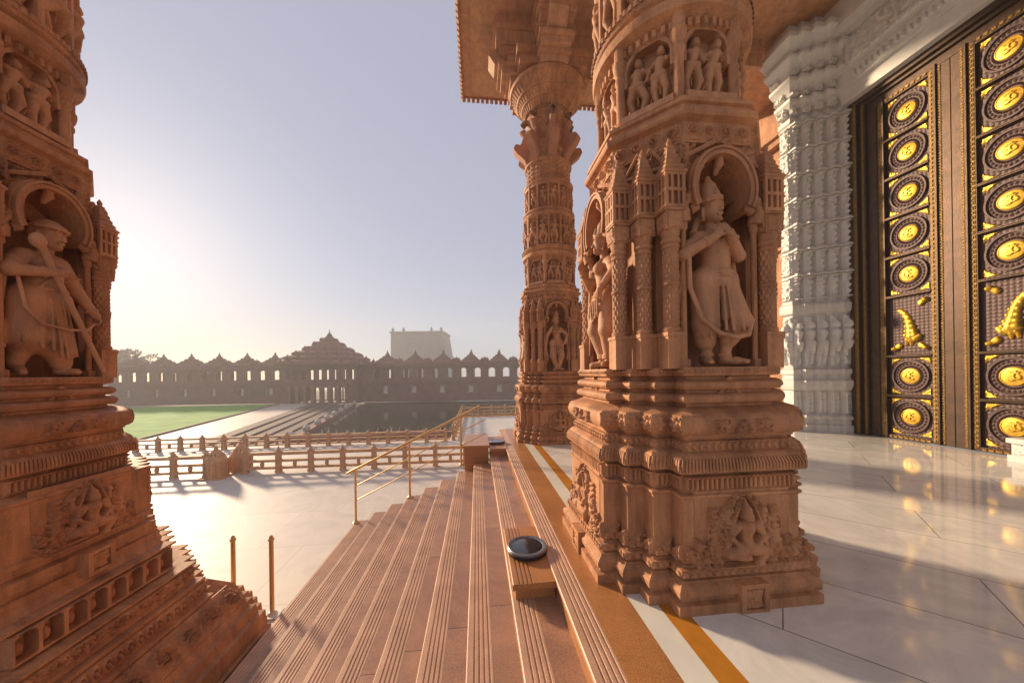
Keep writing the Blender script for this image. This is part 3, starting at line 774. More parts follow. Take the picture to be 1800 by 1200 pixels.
def deity_mesh(seed):
    rnd = random.Random(seed); mb = MB(); W, H = .72, .52
    C = []
    c = lambda *a: C.append(a)
    # seated figure on a low throne between two attendants
    c(-.05, .10, .048, .05, .10, .048, .2)
    c(-.04, .11, .044, -.135, .085, .036, .9); c(-.135, .085, .034, -.02, .045, .024, 1.3); c(-.02, .045, .024, .02, .04, .02, 1.2)
    c(.04, .11, .044, .135, .09, .036, .9); c(.135, .09, .034, .085, .0, .024, 1.0); c(.085, .0, .026, .12, -.005, .018, 1.2)
    c(0, .12, .05, 0, .20, .042, .3); c(0, .20, .044, 0, .25, .056, .35); c(-.05, .265, .03, .05, .265, .03, .5)
    c(-.025, .235, .022, -.025, .24, .022, 1.8); c(.025, .235, .022, .025, .24, .022, 1.8)
    c(0, .28, .02, 0, .30, .022, .8); c(0, .325, .036, 0, .335, .034, 1.2); c(0, .368, .03, 0, .375, .028, 1.2); c(0, .395, .022, 0, .44, .008, 1.0); c(0, .315, .01, 0, .328, .008, 4.2)
    for s in (-1, 1):
        c(s*.068, .26, .027, s*.125, .19, .021, 1.2); c(s*.125, .19, .021, s*.075, .145, .017, 2.2); c(s*.075, .145, .02, s*.06, .135, .016, 2.4)
        c(s*.065, .27, .022, s*.13, .285, .018, .8); c(s*.13, .285, .018, s*.135, .35, .013, 1.2); c(s*.135, .36, .022, s*.135, .365, .02, .9)
    for s in (-1, 1): C += dancer_caps(s*.22, .03, .26, rnd, s)
    Cs = [(x0, z0+.02, r0, x1, z1+.02, r1, b) for x0, z0, r0, x1, z1, r1, b in C]
    def fn(U, V):
        h = caps(U, V, Cs)*1.0+.010*(caps(U, V, Cs) > 0)
        r = np.sqrt((U/.17)**2+((V-.26)/.22)**2)
        r = np.abs(U)/(.125*np.clip(1.18-(V/.47)**2.2, .02, 2)); arch = np.where((np.abs(r-1) < .13) & (V > .10) & (V < .47), .05, 0)
        lf = leafy(U, V, rnd, .036, .05)
        m = np.where((np.abs(U) < .24) & (r > 1.08) & (V < .50-1.1*np.maximum(0, np.abs(U)-.05)), 1, 0)
        edge = np.where((np.abs(U) > .26) & (V < .17+(np.abs(U)-.30)*.7) & (V < .2), 1, 0)
        bead = np.where((np.abs(U) > .19) & (np.abs(U) < .25) & (V < .40), .022+.012*np.sin(V*150), 0)
        out = np.maximum.reduce([h, arch, lf*m*.9, lf*edge, bead*(V > .14)])
        return np.where((V < .018) & (np.abs(U) < .28), .05, out)
    relief(mb, Matrix.Identity(4), W, H, fn, .0065)
    # knot block on the base course
    mb.M = Matrix.Translation((0, 0, -.29))
    for x0, x1, z0, z1 in ((-.10, -.065, .02, .215), (.065, .10, .02, .215), (-.064, .064, .02, .05), (-.064, .064, .185, .215)): mb.box(x0, x1, -.108, -.0, z0, z1)
    relief(mb, Matrix.Translation((0, -.088, .052)), .13, .13, lambda U, V: leafy(U, V, rnd, .035, .02), .007)
    return mb.mesh('deity_relief', 'stone', 45)
def pediment_mesh():
    mb = MB(); rnd = random.Random(8)
    def fn(U, V):
        a = np.abs(U); v = V/.17
        tri = a < .115*(1-v)+.012
        inner = (a < .085*(1-v*1.15)) & (v < .75)
        h = np.where(tri, .03, 0)-np.where(inner & tri, .018, 0)
        h = h+np.where(inner, .016*(np.cos(U*150)*np.cos(V*150) > .2), 0)
        return h
    relief(mb, Matrix.Translation((0, -.738+.026, 1.385)), .28, .17, fn, .006)
    def fn2(U, V):
        lf = leafy(U, V, rnd, .035, .04); a = np.abs(U)
        return lf*np.where(((a < .055) & (V < .10*(1-a/.06)+.02)) | ((a > .10) & (a < .2)), 1, 0)
    relief(mb, Matrix.Translation((0, -.852, 1.165)), .46, .10, fn2, .006)
    return mb.mesh('pediment', 'stone', 45)
def arch_mesh():
    mb = MB()
    # horseshoe halo arch on slender jambs with leaf brackets, in the face frame (front at y=-.70)
    pts = []
    for t in np.linspace(-1.18, 1.18, 25):
        a = PI/2-t*PI/2*1.12
        pts.append((.215*math.cos(a), .255*math.sin(a)+1.30))
    def bandpts(r0, r1, y0, y1):
        n = len(pts); rings = []
        cx, cz = 0, 1.30
        for x, z in pts:
            d = math.hypot(x-cx, z-cz); ux, uz = (x-cx)/d, (z-cz)/d
            rings.append([(x+ux*r0, y0, z+uz*r0), (x+ux*r0, y1, z+uz*r0), (x+ux*r1, y1, z+uz*r1), (x+ux*r1, y0, z+uz*r1)])
        mb.loft([r[::-1] for r in rings])
    bandpts(-.012, .018, -.725, -.47); bandpts(.018, .05, -.70, -.47); bandpts(.022, .04, -.735, -.69)
    for s in (-1, 1):
        mb.tube([(s*.282, -.65, 0), (s*.282, -.65, 1.05)], .02, 10)
        mb.box(s*.282-.028, s*.282+.028, -.68, -.6, 0, .06)
        mb.lathe([(.02, 1.0), (.032, 1.02), (.03, 1.05), (.036, 1.07), (.036, 1.1)], 12, (s*.282, -.65))
        mb.tube([(s*.285, -.66, 1.06), (s*.30, -.67, 1.14), (s*.275, -.675, 1.22), (s*.235, -.68, 1.27)], [.05, .055, .045, .025], 10)
        mb.tube([(s*.24, -.68, 1.14), (s*.20, -.69, 1.16), (s*.19, -.69, 1.2)], [.03, .028, .012], 8)
    mb.tube([(0, -.68, 1.62), (0, -.66, 1.50), (0, -.62, 1.44)], [.012, .035, .015], 8)
    return mb.mesh('niche_arch', 'stone', 45)
def core_mesh():
    mb = MB()
    mb.prism([(-.41, -.41), (.41, -.41), (.41, .41), (-.41, .41)], 1.61, 3.36)
    # stone fill behind the pilasters
    for k in range(4):
        mb.M = Matrix.Rotation(k*PI/2, 4, 'Z')
        mb.prism([(.33, -.411), (.33, -.52), (.42, -.52), (.42, -.42), (.52, -.42), (.52, -.33), (.411, -.33), (.411, -.411)], 1.615, 3.30)
    return mb.mesh('shaft_core', 'stone', 30)
def foliage_mesh():
    mb = MB(); rnd = random.Random(3)
    mb.loft([ring(-.38, 3.14), ring(-.345, 3.16), ring(-.345, 3.30), ring(-.38, 3.36)])
    for k in range(4):
        def fn(U, V):
            z = V/.385; a = np.abs(U)
            m = (z > .30+1.6*np.maximum(0, .24-a)) | (a > .25)
            return np.where(m, .01+leafy(U, V, rnd, .05, .07), -.166)
        relief(mb, faceM(k, .578, 2.90), .66, .385, fn, .0075)
        # sloping gable bars
        for s in (-1, 1):
            mb.M = Matrix.Rotation(-2*PI*k/4, 4, 'Z')
            mb.tube([(s*.02, -.665, 3.29), (s*.36, -.63, 3.12), (s*.46, -.56, 3.11)], [.018, .018, .012], 6)
            mb.tube([(s*.30, -.62, 3.06), (s*.46, -.52, 3.29), (s*.55, -.47, 3.12)], [.016, .018, .012], 6)
        mb.M = Matrix.Rotation(-2*PI*k/4-PI/4, 4, 'Z')
        relief(mb, Matrix.Translation((0, -.615, 3.0)), .60, .285, lambda U, V: leafy(U, V, rnd, .05, .065)*(V/.32 > np.abs(np.abs(U)-.15)*3.0-.15), .0075)
        mb.M = Matrix.Identity(4)
    return mb.mesh('foliage_frieze', 'stone', 45)
OC = 1/math.cos(PI/8)
def octring(r, z):
    return [(r*OC*math.cos(PI/8+i*PI/4), r*OC*math.sin(PI/8+i*PI/4), z) for i in range(8)]
def cornice_mesh():
    mb = MB()
    P = [(.56, 3.27), (.645, 3.285), (.645, 3.44), (.66, 3.45), (.69, 3.46), (.70, 3.475), (.70, 3.505), (.675, 3.52), (.655, 3.535), (.655, 3.56), (.675, 3.57), (.675, 3.60), (.64, 3.615), (.5, 3.62)]
    mb.loft([octring(r, z) for r, z in P])
    rnd = random.Random(2)
    for k in range(8): relief(mb, faceM(k, .645, 3.295, 8), .525, .14, lambda U, V: scrolls(U, V, .035), .0065)
    return mb.mesh('octagonal_cornice', 'stone', 30)
def dancer_mesh(seed, W=.40, H=.60, n=2):
    rnd = random.Random(seed); mb = MB(); C = []
    for i in range(n):
        C += dancer_caps((i-(n-1)/2)*W*.44, .03, H*.80, rnd, rnd.choice((-1, 1)))
    C = [(a, b, c*.95, d, e, f*.95, g*1.2) for a, b, c, d, e, f, g in C]
    def fn(U, V):
        h = caps(U, V, C); h = h*1.3+.018*(h > 0)
        arch = np.abs(np.sqrt((U/(W*.46))**2+(np.maximum(0, V-H*.62)/(H*.30))**2)-1)
        a2 = np.where((arch < .10) & (V > H*.45), .085, 0)
        out = (np.sqrt((U/(W*.46))**2+(np.maximum(0, V-H*.62)/(H*.30))**2) > 1.08) & (V > H*.62)
        lf = (.03+leafy(U, V, rnd, .045, .06))*out
        low = np.where(V < .028, .11, 0)
        return np.maximum.reduce([h, a2, lf, low])
    relief(mb, Matrix.Identity(4), W, H, fn, .0065)
    mb.box(-W*.5, W*.5, -.145, .01, -.05, -.0)
    mb.box(-W*.46, W*.46, -.12, .01, -.08, -.051)
    return mb.mesh('dancer_panel', 'statue', 50)
def register_mesh():
    # octagonal drum with a colonnette at every corner
    mb = MB()
    mb.loft([octring(.47, 3.60), octring(.47, 4.34)])
    for i in range(8):
        a = PI/8+i*PI/4; r = .545*OC; c = (r*math.cos(a), r*math.sin(a))
        mb.lathe([(.05, 3.61), (.05, 3.68), (.038, 3.70), (.036, 4.02), (.046, 4.04), (.046, 4.07), (.036, 4.09), (.05, 4.12), (.062, 4.17), (.062, 4.2), (.05, 4.22), (.05, 4.33)], 12, c)
    return mb.mesh('octagonal_drum', 'stone', 30)
def ringc_mesh():
    mb = MB()
    mb.lathe([(.55, 4.27), (.60, 4.30), (.655, 4.33), (.665, 4.36), (.665, 4.40), (.63, 4.415), (.62, 4.44), (.65, 4.46), (.665, 4.49), (.665, 4.53), (.61, 4.55), (.55, 4.56)], 64)
    cyl_relief(mb, lambda t: .664, 4.487, 4.532, lambda U, V, A: .012*(np.abs(((A/(2*PI)*84) % 1)-.5) < .3), .008)
    cyl_relief(mb, lambda t: .57, 4.21, 4.285, lambda U, V, A: .03*(np.abs(((A/(2*PI)*60) % 1)-.5) < .3)*(V > .01), .009)
    return mb.mesh('ring_cornice', 'stone', 25)
def shaft_mesh():
    rnd = random.Random(17); mb = MB()
    C = []
    nf = 14
    for i in range(nf):
        C += dancer_caps(2*PI*.55*(i+.5)/nf, .05, .58, rnd, rnd.choice((-1, 1)))
    def figs(U, V, A):
        h = caps(U, V, C); h = h*1.3+.015*(h > 0)
        f = (A/(2*PI)*nf) % 1
        post = np.where((f < .09) | (f > .91), .085, 0)
        top = np.where((V > .60), leafy(U, V, rnd, .05, .05), 0)
        return np.maximum.reduce([h, post, top, np.where(V < .04, .05, 0)])
    cyl_relief(mb, lambda t: .55, 4.54, 5.26, figs, .010)
    mb.lathe([(.55, 5.22), (.63, 5.27), (.64, 5.31), (.60, 5.34), (.60, 5.36), (.635, 5.39), (.62, 5.43), (.54, 5.45)], 56)
    def leaves(U, V, A):
        f = np.abs(((A/(2*PI)*18) % 1)-.5)*2; v = V/.62
        return .05*(f < .8)*np.clip(1-f*v, 0, 1)*(.6+.4*np.cos(V*60))+.02*(v > .9)
    C2 = []
    for i in range(14): C2 += dancer_caps(2*PI*.52*(i+.5)/14, .04, .5, rnd, rnd.choice((-1, 1)))
    def figs2(U, V, A):
        f = (A/(2*PI)*14) % 1
        return np.maximum.reduce([1.3*caps(U, V, C2), np.where((f < .1) | (f > .9), .07, 0), np.where(V > .54, .06, 0)])
    cyl_relief(mb, lambda t: .52, 5.43, 6.05, figs2, .011)
    mb.lathe([(.52, 6.01), (.60, 6.05), (.61, 6.09), (.56, 6.12), (.53, 6.14)], 56)
    cyl_relief(mb, lambda t: .50, 6.12, 6.55, leaves, .013)
    mb.lathe([(.50, 6.52), (.57, 6.56), (.58, 6.60), (.50, 6.64)], 56)
    cyl_relief(mb, lambda t: .48-.06*t, 6.60, 7.75, lambda U, V, A: leafy(U, V, rnd, .16, .07), .018)
    return mb.mesh('upper_shaft', 'stone', 45)
def bracket_mesh():
    mb = MB()
    pts = [(-.42, 6.55), (-.52, 6.60), (-.60, 6.78), (-.80, 6.95), (-.86, 7.05), (-.82, 7.14), (-.70, 7.12), (-.66, 7.2), (-.60, 7.34), (-.44, 7.36), (-.42, 7.1)]
    mb.sweepx(pts, -.085, .085)
    mb.sweepx([(y*.97+.0, z) for y, z in pts[1:-1]], -.11, -.086); mb.sweepx([(y*.97, z) for y, z in pts[1:-1]], .086, .11)
    mb.tube([(0, -.50, 7.3), (0, -.62, 7.5), (0, -.60, 7.68), (0, -.52, 7.8)], [.07, .09, .08, .04], 8)
    return mb.mesh('leaf_bracket', 'carved', 40)
def capital_mesh():
    mb = MB()
    mb.lathe([(.44, 7.6), (.52, 7.70), (.53, 7.76), (.47, 7.82), (.52, 7.86)], 56)
    def rib(U, V, A): return .03*np.abs(np.cos(A*24))
    cyl_relief(mb, lambda t: .52+.34*t**1.4, 7.85, 8.36, rib, .016)
    mb.lathe([(.52, 7.99), (.63, 8.01), (.65, 8.04), (.62, 8.07), (.60, 8.08)], 64); mb.lathe([(.6, 8.15), (.745, 8.17), (.76, 8.2), (.72, 8.23), (.6, 8.24)], 64)
    mb.lathe([(.80, 8.34), (.91, 8.36), (.93, 8.42), (.90, 8.47), (.84, 8.49), (.84, 8.54)], 64)
    mb.box(-.78, .78, -.78, .78, 8.53, 8.72); mb.box(-.84, .84, -.84, .84, 8.72, 8.86)
    return mb.mesh('capital', 'stone', 30)

CM = dict(plinth=plinth_mesh(), lotus_fringe=fringe_mesh(), ribbed_eave=rib_mesh(), core=core_mesh(), foliage_frieze=foliage_mesh(), pil=pilaster_mesh(), pav=pavilion_mesh(), arch=arch_mesh(),
          ped=pediment_mesh(), cornice=cornice_mesh(), drum=register_mesh(), ringc=ringc_mesh(), shaft=shaft_mesh(), bracket=bracket_mesh(), cap=capital_mesh(),
          deity=[deity_mesh(4), deity_mesh(11)], dancers=[dancer_mesh(s) for s in (21, 22, 23)])
ST = dict(flutist=statue_flutist(.0065), staff=statue_staff(.0065), dancer=statue_dancer(.0075))

def carved_column(label, loc, statues, rz=0.0):
    t = thing('carved_column', label, 'column', loc, rz, 'carved sandstone columns')
    link('plinth', CM['plinth'], t); link('lotus_fringe', CM['lotus_fringe'], t); link('ribbed_eave', CM['ribbed_eave'], t)
    link('shaft_core', CM['core'], t); link('foliage_frieze', CM['foliage_frieze'], t)
    for k in range(4):
        Rk = Matrix.Rotation(-k*PI/2, 4, 'Z')
        o = link('deity_relief', CM['deity'][k % 2], t); o.matrix_local = Rk @ Matrix.Translation((0, -.832, .262))
        o = link('pediment', CM['ped'], t); o.matrix_local = Rk
        o = link('niche_arch', CM['arch'], t); o.matrix_local = Rk @ Matrix.Translation((0, 0, 1.62))
        if statues[k]:
            o = link('statue', ST[statues[k][0]], t); o.matrix_local = Rk @ Matrix.Translation((statues[k][1], -.575, 1.642))
            o['label'] = statues[k][2]
        for (x, y) in ((.37, -.51), (.505, -.375+.0), (.635, -.245)):
            pass
        for (x, y) in ((.375, -.505), (.505, -.505+.0), (.505, -.375)):
            pass
        for (x, y) in ((.385, -.655), (.52, -.52), (.655, -.385)):
            o = link('pilaster', CM['pil'], t); o.matrix_local = Rk @ Matrix.Translation((x, y, 1.612))
            p = link('pavilion', CM['pav'], o); p.location = (0, 0, 1.146)
    link('octagonal_cornice', CM['cornice'], t); link('octagonal_drum', CM['drum'], t); link('ring_cornice', CM['ringc'], t); link('upper_shaft', CM['shaft'], t)
    for k in range(8):
        o = link('dancer_panel', CM['dancers'][k % 3], t); o.matrix_local = faceM(k, .470, 3.70, 8)
        o = link('leaf_bracket', CM['bracket'], t); o.matrix_local = Matrix.Rotation(-2*PI*k/8, 4, 'Z')
    link('capital', CM['cap'], t)
    return t
SF = 'crowned figure with both hands raised to its chin and a sash looped below its knees'
SS = 'turbaned robed figure leaning on a long slanting staff'
SDn = 'dancing figure with one bent arm and beaded belt'
colA = carved_column('large carved pink sandstone column nearest the camera, standing on the white marble porch floor', (1.80, 2.93, 0), [('flutist', -.01, SF), ('dancer', 0, SDn), None, None])
colB = carved_column('slender looking carved sandstone column under the roof corner at the far end of the steps', (1.82, 8.05, 0), [('dancer', 0, SDn), ('flutist', 0, SF), None, None])
colC = carved_column('carved sandstone column half hidden behind the white marble door pillar, its top in sunlight', (9.75, 10.6, 0), [('dancer', 0, SDn), ('staff', 0, SS), None, None])
colD = carved_column('carved sandstone column at the left edge, on a tall flaring plinth down at the foot of the steps', (-4.18, 3.12, 0), [None, None, None, ('staff', .0, SS)])

def flare_mesh():
    mb = MB(); rnd = random.Random(6)
    P = [(.72, -1.6), (.72, -1.42), (.69, -1.405), (.68, -1.22), (.63, -1.2), (.615, -1.10), (.57, -1.085), (.555, -1.03), (.54, -1.015), (.33, -.805), (.35, -.795), (.35, -.77), (.315, -.755), (.30, -.74), (.285, -.60), (.305, -.585), (.305, -.562), (.25, -.55), (.23, -.51), (.23, -.395), (.255, -.38), (.255, -.362), (.15, -.35), (.135, -.338), (.082, -.33), (.082, -.115), (.15, -.105), (.15, -.085), (.085, -.06), (.06, -.01), (.05, 0), (.05, .06), (.025, .07), (.025, .10), (.05, .11), (.05, .185), (.0, .2), (.0, .265), (.04, .272), (.04, .30), (.02, .31), (.015, .70), (.03, .715), (.03, .735), (-.08, .745), (-.3, .75)]
    mb.loft([ring(d, z) for d, z in P])
    return mb.mesh('plinth_foot', 'stone', 35)
link('plinth_foot', flare_mesh(), colD)
mb = MB(); rnd = random.Random(31)
band(mb, .545, -1.01, .285, lambda U, V, W: np.maximum(scrolls(U, V, .085, .26), .25*leafy(U, V, rnd, .045, .05)), .009, tilt=-.79, minw=.3, faces=lambda d: d[1] > .5 or d[0] > .5)
link('scroll_frieze', mb.mesh('scroll_frieze', 'stone', 45), colD)
mb = MB()
def lotus(U, V, W):
    n = max(1, round(W/.085)); x = ((U/W+.5)*n) % 1; v = V/.125
    r = np.sqrt(((x-.5)/.46)**2+((v-.45)/.52)**2); r2 = np.sqrt(((x-.5)/.22)**2+((v-.5)/.3)**2)
    return .04*np.sqrt(np.clip(1-r, 0, 1))-.03*(r2 < 1)*(r2 > .5)
band(mb, .305, -.735, .125, lotus, .007)
link('lotus_band', mb.mesh('lotus_band', 'stone', 45), colD)
mb = MB()
band(mb, .232, -.51, .115, lambda U, V, W: leafy(U, V, rnd, .042, .055), .008)
link('leaf_band', mb.mesh('leaf_band', 'stone', 45), colD)
mb = MB()
def niches(U, V, W):
    n = max(1, round(W/.155)); x = (((U/W+.5)*n) % 1-.5)*W/n; v = V
    ins = (np.abs(x) < .058) & (v > .025) & (v < .155+np.sqrt(np.maximum(0, .058**2-x**2))*.9)
    fig = .05*np.sqrt(np.clip(1-(x/.034)**2-((v-.09)/.06)**2, 0, 1))+.045*np.sqrt(np.clip(1-(x/.02)**2-((v-.168)/.022)**2, 0, 1))
    fig = np.maximum(fig, .02*np.sqrt(np.clip(1-((np.abs(x)-.03)/.014)**2-((v-.07)/.05)**2, 0, 1)))
    return np.where(ins, fig, .085)
band(mb, .085, -.332, .215, niches, .0075, base=.003)
colD_deities = [o for o in bpy.data.objects if o.parent == colD and o.name.startswith('deity_relief')]
for k, o in enumerate(colD_deities): o.matrix_local = Matrix.Rotation(-k*PI/2, 4, 'Z') @ Matrix.Translation((0, -.918, .262))
fb = MB()
def strip_fig(U, V, W):
    if W > .3: return np.zeros_like(U)-.02
    C = dancer_caps(0, .01, .30, rnd, 1)
    return np.maximum(caps(U, V, C)*1.3, leafy(U, V, rnd, .035, .035))
band(fb, .022, .325, .36, strip_fig, .008)
link('strip_relief', fb.mesh('strip_relief', 'stone', 45), colD)
link('niche_row', mb.mesh('niche_row', 'stone', 45), colD)

# ------------------------------------------------------------------ roof over the porch
t = thing('porch_roof', 'peach sandstone porch roof with toothed eaves carried on the columns above the marble floor', 'roof', (1.8, 8.05, 0))
T = lambda x, y: (x-1.8, y-8.05)
mb = MB()
mb.box(-2.1, 20, -14, 2.15, 10.02, 10.5); mb.box(-2.16, 20, -14, 2.21, 10.5, 10.62)
mb.box(7.5, 20, 2.16, 9, 10.03, 10.45)
mb.box(-1.85, 20, -14, 1.9, 9.985, 10.019)
mb.obj('roof_slab', 'roofstone', t)
mb = MB()
for i in range(95):
    x = -2.12+i*.14
    mb.sweepx([(2.09, 10.02), (2.09, 9.93), (2.12, 9.88), (2.17, 9.93), (2.17, 10.02)], x, x+.09)
for i in range(110):
    y = 2.1-i*.14
    mb.loft([[(a, yy, z) for a, z in ((-2.17, 10.02), (-2.17, 9.93), (-2.12, 9.88), (-2.07, 9.93), (-2.07, 10.02))] for yy in (y-.09, y)])
mb.box(-2.13, 20, 2.06, 2.088, 9.97, 10.02)
mb.obj('eave_teeth', 'stone', t)
mb = MB()
# beams along x and y over the columns, with stepped corbels
for yb in (0, -5.12, -10.3):
    mb.box(-1.25, 5.55, yb-.36, yb+.36, 9.30, 9.985); mb.box(-1.31, 5.55, yb-.41, yb+.41, 9.62, 9.74)
    for w, z0, z1, e in ((.30, 8.46, 8.60, .92), (.36, 8.60, 8.66, 1.0), (.31, 8.66, 8.80, 1.12), (.38, 8.80, 8.868, 1.2), (.33, 8.87, 9.06, .98), (.40, 9.06, 9.12, 1.05), (.35, 9.12, 9.26, 1.18), (.42, 9.26, 9.31, 1.26)): mb.box(-e, e, yb-w, yb+w, z0, z1)
for xb in (0,):
    mb.box(xb-.37, xb+.37, -13.9, 1.28, 9.32, 9.983); mb.box(xb-.42, xb+.42, -13.9, 1.34, 9.64, 9.76)
    for yb in (0, -5.12):
        for w, z0, z1, e in ((.31, 8.455, 8.605, .94), (.37, 8.605, 8.665, 1.02), (.32, 8.665, 8.805, 1.14), (.39, 8.805, 8.873, 1.22), (.34, 8.875, 9.065, 1.0), (.41, 9.065, 9.125, 1.07), (.36, 9.125, 9.265, 1.2), (.43, 9.265, 9.325, 1.28)): mb.box(xb-w, xb+w, yb-e, yb+e, z0, z1)
mb.box(7.62, 8.22, .4, 9, 9.3, 9.98)
mb.obj('beam', 'roofstone', t)
mb = MB()
for sx, sy in ((-1, 0), (0, 1), (0, -1), (1, 0)):
    d = Vector((sx, sy, 0)); n = Vector((-sy, sx, 0))
    pts = [(1.0, 8.87), (1.28, 8.95), (1.42, 9.15), (1.40, 9.31), (.9, 9.31), (.9, 8.87)]
    rings = []
    for w in (-.2, .2):
        rings.append([tuple(d*a+n*w+Vector((0, 0, z))) for a, z in pts])
    mb.loft(rings if sx-sy > 0 or True else rings)
mb.obj('corbel', 'roofstone', t)

# ------------------------------------------------------------------ temple front: marble pillar, lintel, gilded doors
XD = 9.3
fac = thing('temple_facade', 'white carved marble doorway with a tall pillar and dark gilded double doors', 'doorway', (XD, 5.6, 0))
FX = lambda x: x-XD
FY = lambda y: y-5.6
mb = MB(); mb.box(.02, 2.0, -12, -1.3, 0, 10); mb.box(.02, 2.0, 1.58, 2.36, 0, 10); mb.box(.02, 2.0, -1.3, 1.58, 8.05, 10); mb.obj('wall', 'wmarble', fac)
mb = MB(); mb.box(.05, 1.98, 2.361, 5.0, 0, 9.98)
for z0, z1, d in ((0, .5, .22), (.5, .62, .15), (2.6, 2.8, .14), (5.2, 5.4, .14), (7.6, 7.85, .14), (8.4, 8.6, .2), (8.6, 8.9, .3)): mb.box(.05-d, .04, 2.362, 4.9, z0, z1)
mb.obj('sandstone_wall', 'stone', fac)
# stepped pillar: plan strips facing the camera
strips = [(8.10, 7.70), (8.32, 7.58), (8.54, 7.46), (8.76, 7.34), (8.98, 7.22)]
def pplan(d):
    p = []
    for i, (x, y) in enumerate(strips):
        p.append((FX(x)-d, FY(y)-d))
        if i+1 < len(strips): p.append((FX(strips[i+1][0])-d, FY(y)-d))
    p += [(FX(9.34), FY(strips[-1][1])-d), (FX(9.34), FY(7.98)), (FX(8.10)-d, FY(7.98))]
    return p
def prings(P): return [[(x, y, z) for x, y in pplan(d)] for d, z in P]
mb = MB()
mb.loft(prings([(.10, 0), (.10, .18), (.04, .2), (.04, .3), (.09, .33), (.09, .4), (.03, .44), (.0, .46), (.0, 1.02), (.06, 1.06), (.11, 1.18), (.11, 1.28), (.03, 1.34), (.03, 1.42), (.08, 1.46), (.08, 1.56), (-.02, 1.62), (-.02, 2.95), (.07, 3.0), (.09, 3.06), (.09, 3.2), (.0, 3.3), (.0, 7.85), (.05, 7.9), (.05, 8.0), (-.02, 8.06), (.05, 8.22), (.16, 8.34), (.16, 8.42), (.06, 8.48), (.14, 8.62), (.30, 8.76), (.30, 8.84), (.18, 8.9), (.30, 9.05), (.46, 9.18), (.46, 9.26), (.36, 9.3), (.5, 9.42), (.62, 9.5), (.62, 9.62), (.4, 9.68), (.4, 9.98)]))
mb.obj('pillar', 'wmarble', fac, 30)
rnd = random.Random(12)
mbA, mbB, mbC = MB(), MB(), MB()
for i, (x, y) in enumerate(strips):
    W = .175
    cx = FX(x)+.11; cy = FY(y)
    Mx = Matrix.Translation((cx, cy+.02, 0))
    def fig(U, V, sd=i): return np.maximum(caps(U, V, dancer_caps(0, .05, 1.18, random.Random(sd+40), -1)), np.where(V > 1.18, leafy(U, V, rnd, .07, .06), 0))
    relief(mbB, Mx @ Matrix.Translation((0, -.002, 1.64)), W, 1.28, fig, .018)
    relief(mbA, Matrix.Translation((cx, cy, .47)), .17, .54, lambda U, V: np.where((np.abs(U) < .045) & (V > .08) & (V < .44), 0, .03)+.02*np.cos(V*60)*(np.abs(U) < .03), .018)
    # frames of filigree up the shaft
    nseg = 7
    for q in range(nseg):
        z0 = 3.34+q*.645
        def fil(U, V):
            a = np.abs(U)/.0875; v = V/.60
            fr = np.where((a > .80) | (v < .07) | (v > .93), .12, 0)
            d = np.where(v > .68, leafy(U, V, rnd, .05, .11), 0)
            col = np.where((a < .40), .10*np.sqrt(np.clip(1-(a/.42)**2, 0, 1))*(.72+.28*np.cos(V*42)), 0)
            return np.maximum.reduce([fr, d, col])
        relief(mbC, Matrix.Translation((cx, cy, z0)), W, .60, fil, .017)
        mbC.box(cx-.125, cx+.112, cy-.16, cy-.002, z0+.602, z0+.640)
for z0, d, hh in ((8.08, .06, .24), (8.49, .12, .25), (8.91, .26, .26)):
    cb = MB(); relief(cb, Matrix.Translation((FX(8.10)-d, FY(7.84), z0)) @ Matrix.Rotation(-PI/2, 4, 'Z'), .28, hh, lambda U, V: leafy(U, V, rnd, .07, .09), .02)
    cb.obj('side_carving', 'wmarble', fac, 45); cb = MB()
    for i, (x, y) in enumerate(strips): relief(cb, Matrix.Translation((FX(x)+.11-d, FY(y)-d, z0)), .2, hh, lambda U, V: leafy(U, V, rnd, .07, .09), .02)
    cb.obj('capital_carving', 'wmarble', fac, 45)
mbC.obj('filigree', 'wmarble', fac, 45); mbB.obj('figure_frieze', 'wmarble', fac, 50); mbA.obj('base_panel', 'wmarble', fac, 45)
# side of the pillar seen from the steps (-x face)
mb = MB()
Mside = Matrix.Translation((FX(8.10), FY(7.84), 0)) @ Matrix.Rotation(-PI/2, 4, 'Z')
for q in range(7):
    relief(mb, Mside @ Matrix.Translation((0, 0, 3.34+q*.645)), .26, .60, lambda U, V: np.maximum(leafy(U, V, rnd, .08, .06), np.where((V < .04) | (V > .55), .07, 0)), .02)
relief(mb, Mside @ Matrix.Translation((0, -.0, 1.64)), .26, 1.28, lambda U, V: np.maximum(caps(U, V, dancer_caps(0, .05, 1.1, rnd, 1)), np.where(V > 1.15, leafy(U, V, rnd, .08, .06), 0)), .02)
mb.obj('side_filigree', 'wmarble', fac, 50)
# lintel above the doors, with a carved underside step and bracket block
mb = MB()
mb.box(FX(8.72), .02, FY(.4), FY(7.21), 8.62, 9.3); mb.box(FX(8.62), .02, FY(.4), FY(7.19), 9.3, 9.42); mb.box(FX(8.84), .02, FY(.4), FY(7.22), 8.30, 8.618); mb.box(FX(8.95), .02, FY(.4), FY(7.19), 7.98, 8.298)
mb.box(FX(8.35), .02, FY(.4), FY(7.17), 9.42, 9.98)
mb.box(FX(8.28), FX(8.70), FY(4.9), FY(5.5), 8.9, 9.29); mb.box(FX(8.34), FX(8.71), FY(4.95), FY(5.45), 8.75, 8.899)
mb.obj('lintel', 'wmarble', fac)
mb = MB()
Ml = lambda x, z: Matrix.Translation((FX(x), FY(3.64), z)) @ Matrix.Rotation(-PI/2, 4, 'Z')
relief(mb, Ml(8.718, 8.66), 6.4, .6, lambda U, V: np.maximum(leafy(U, V, rnd, .10, .07), np.where(((U*2.2) % 1 < .12), .08, 0)), .026)
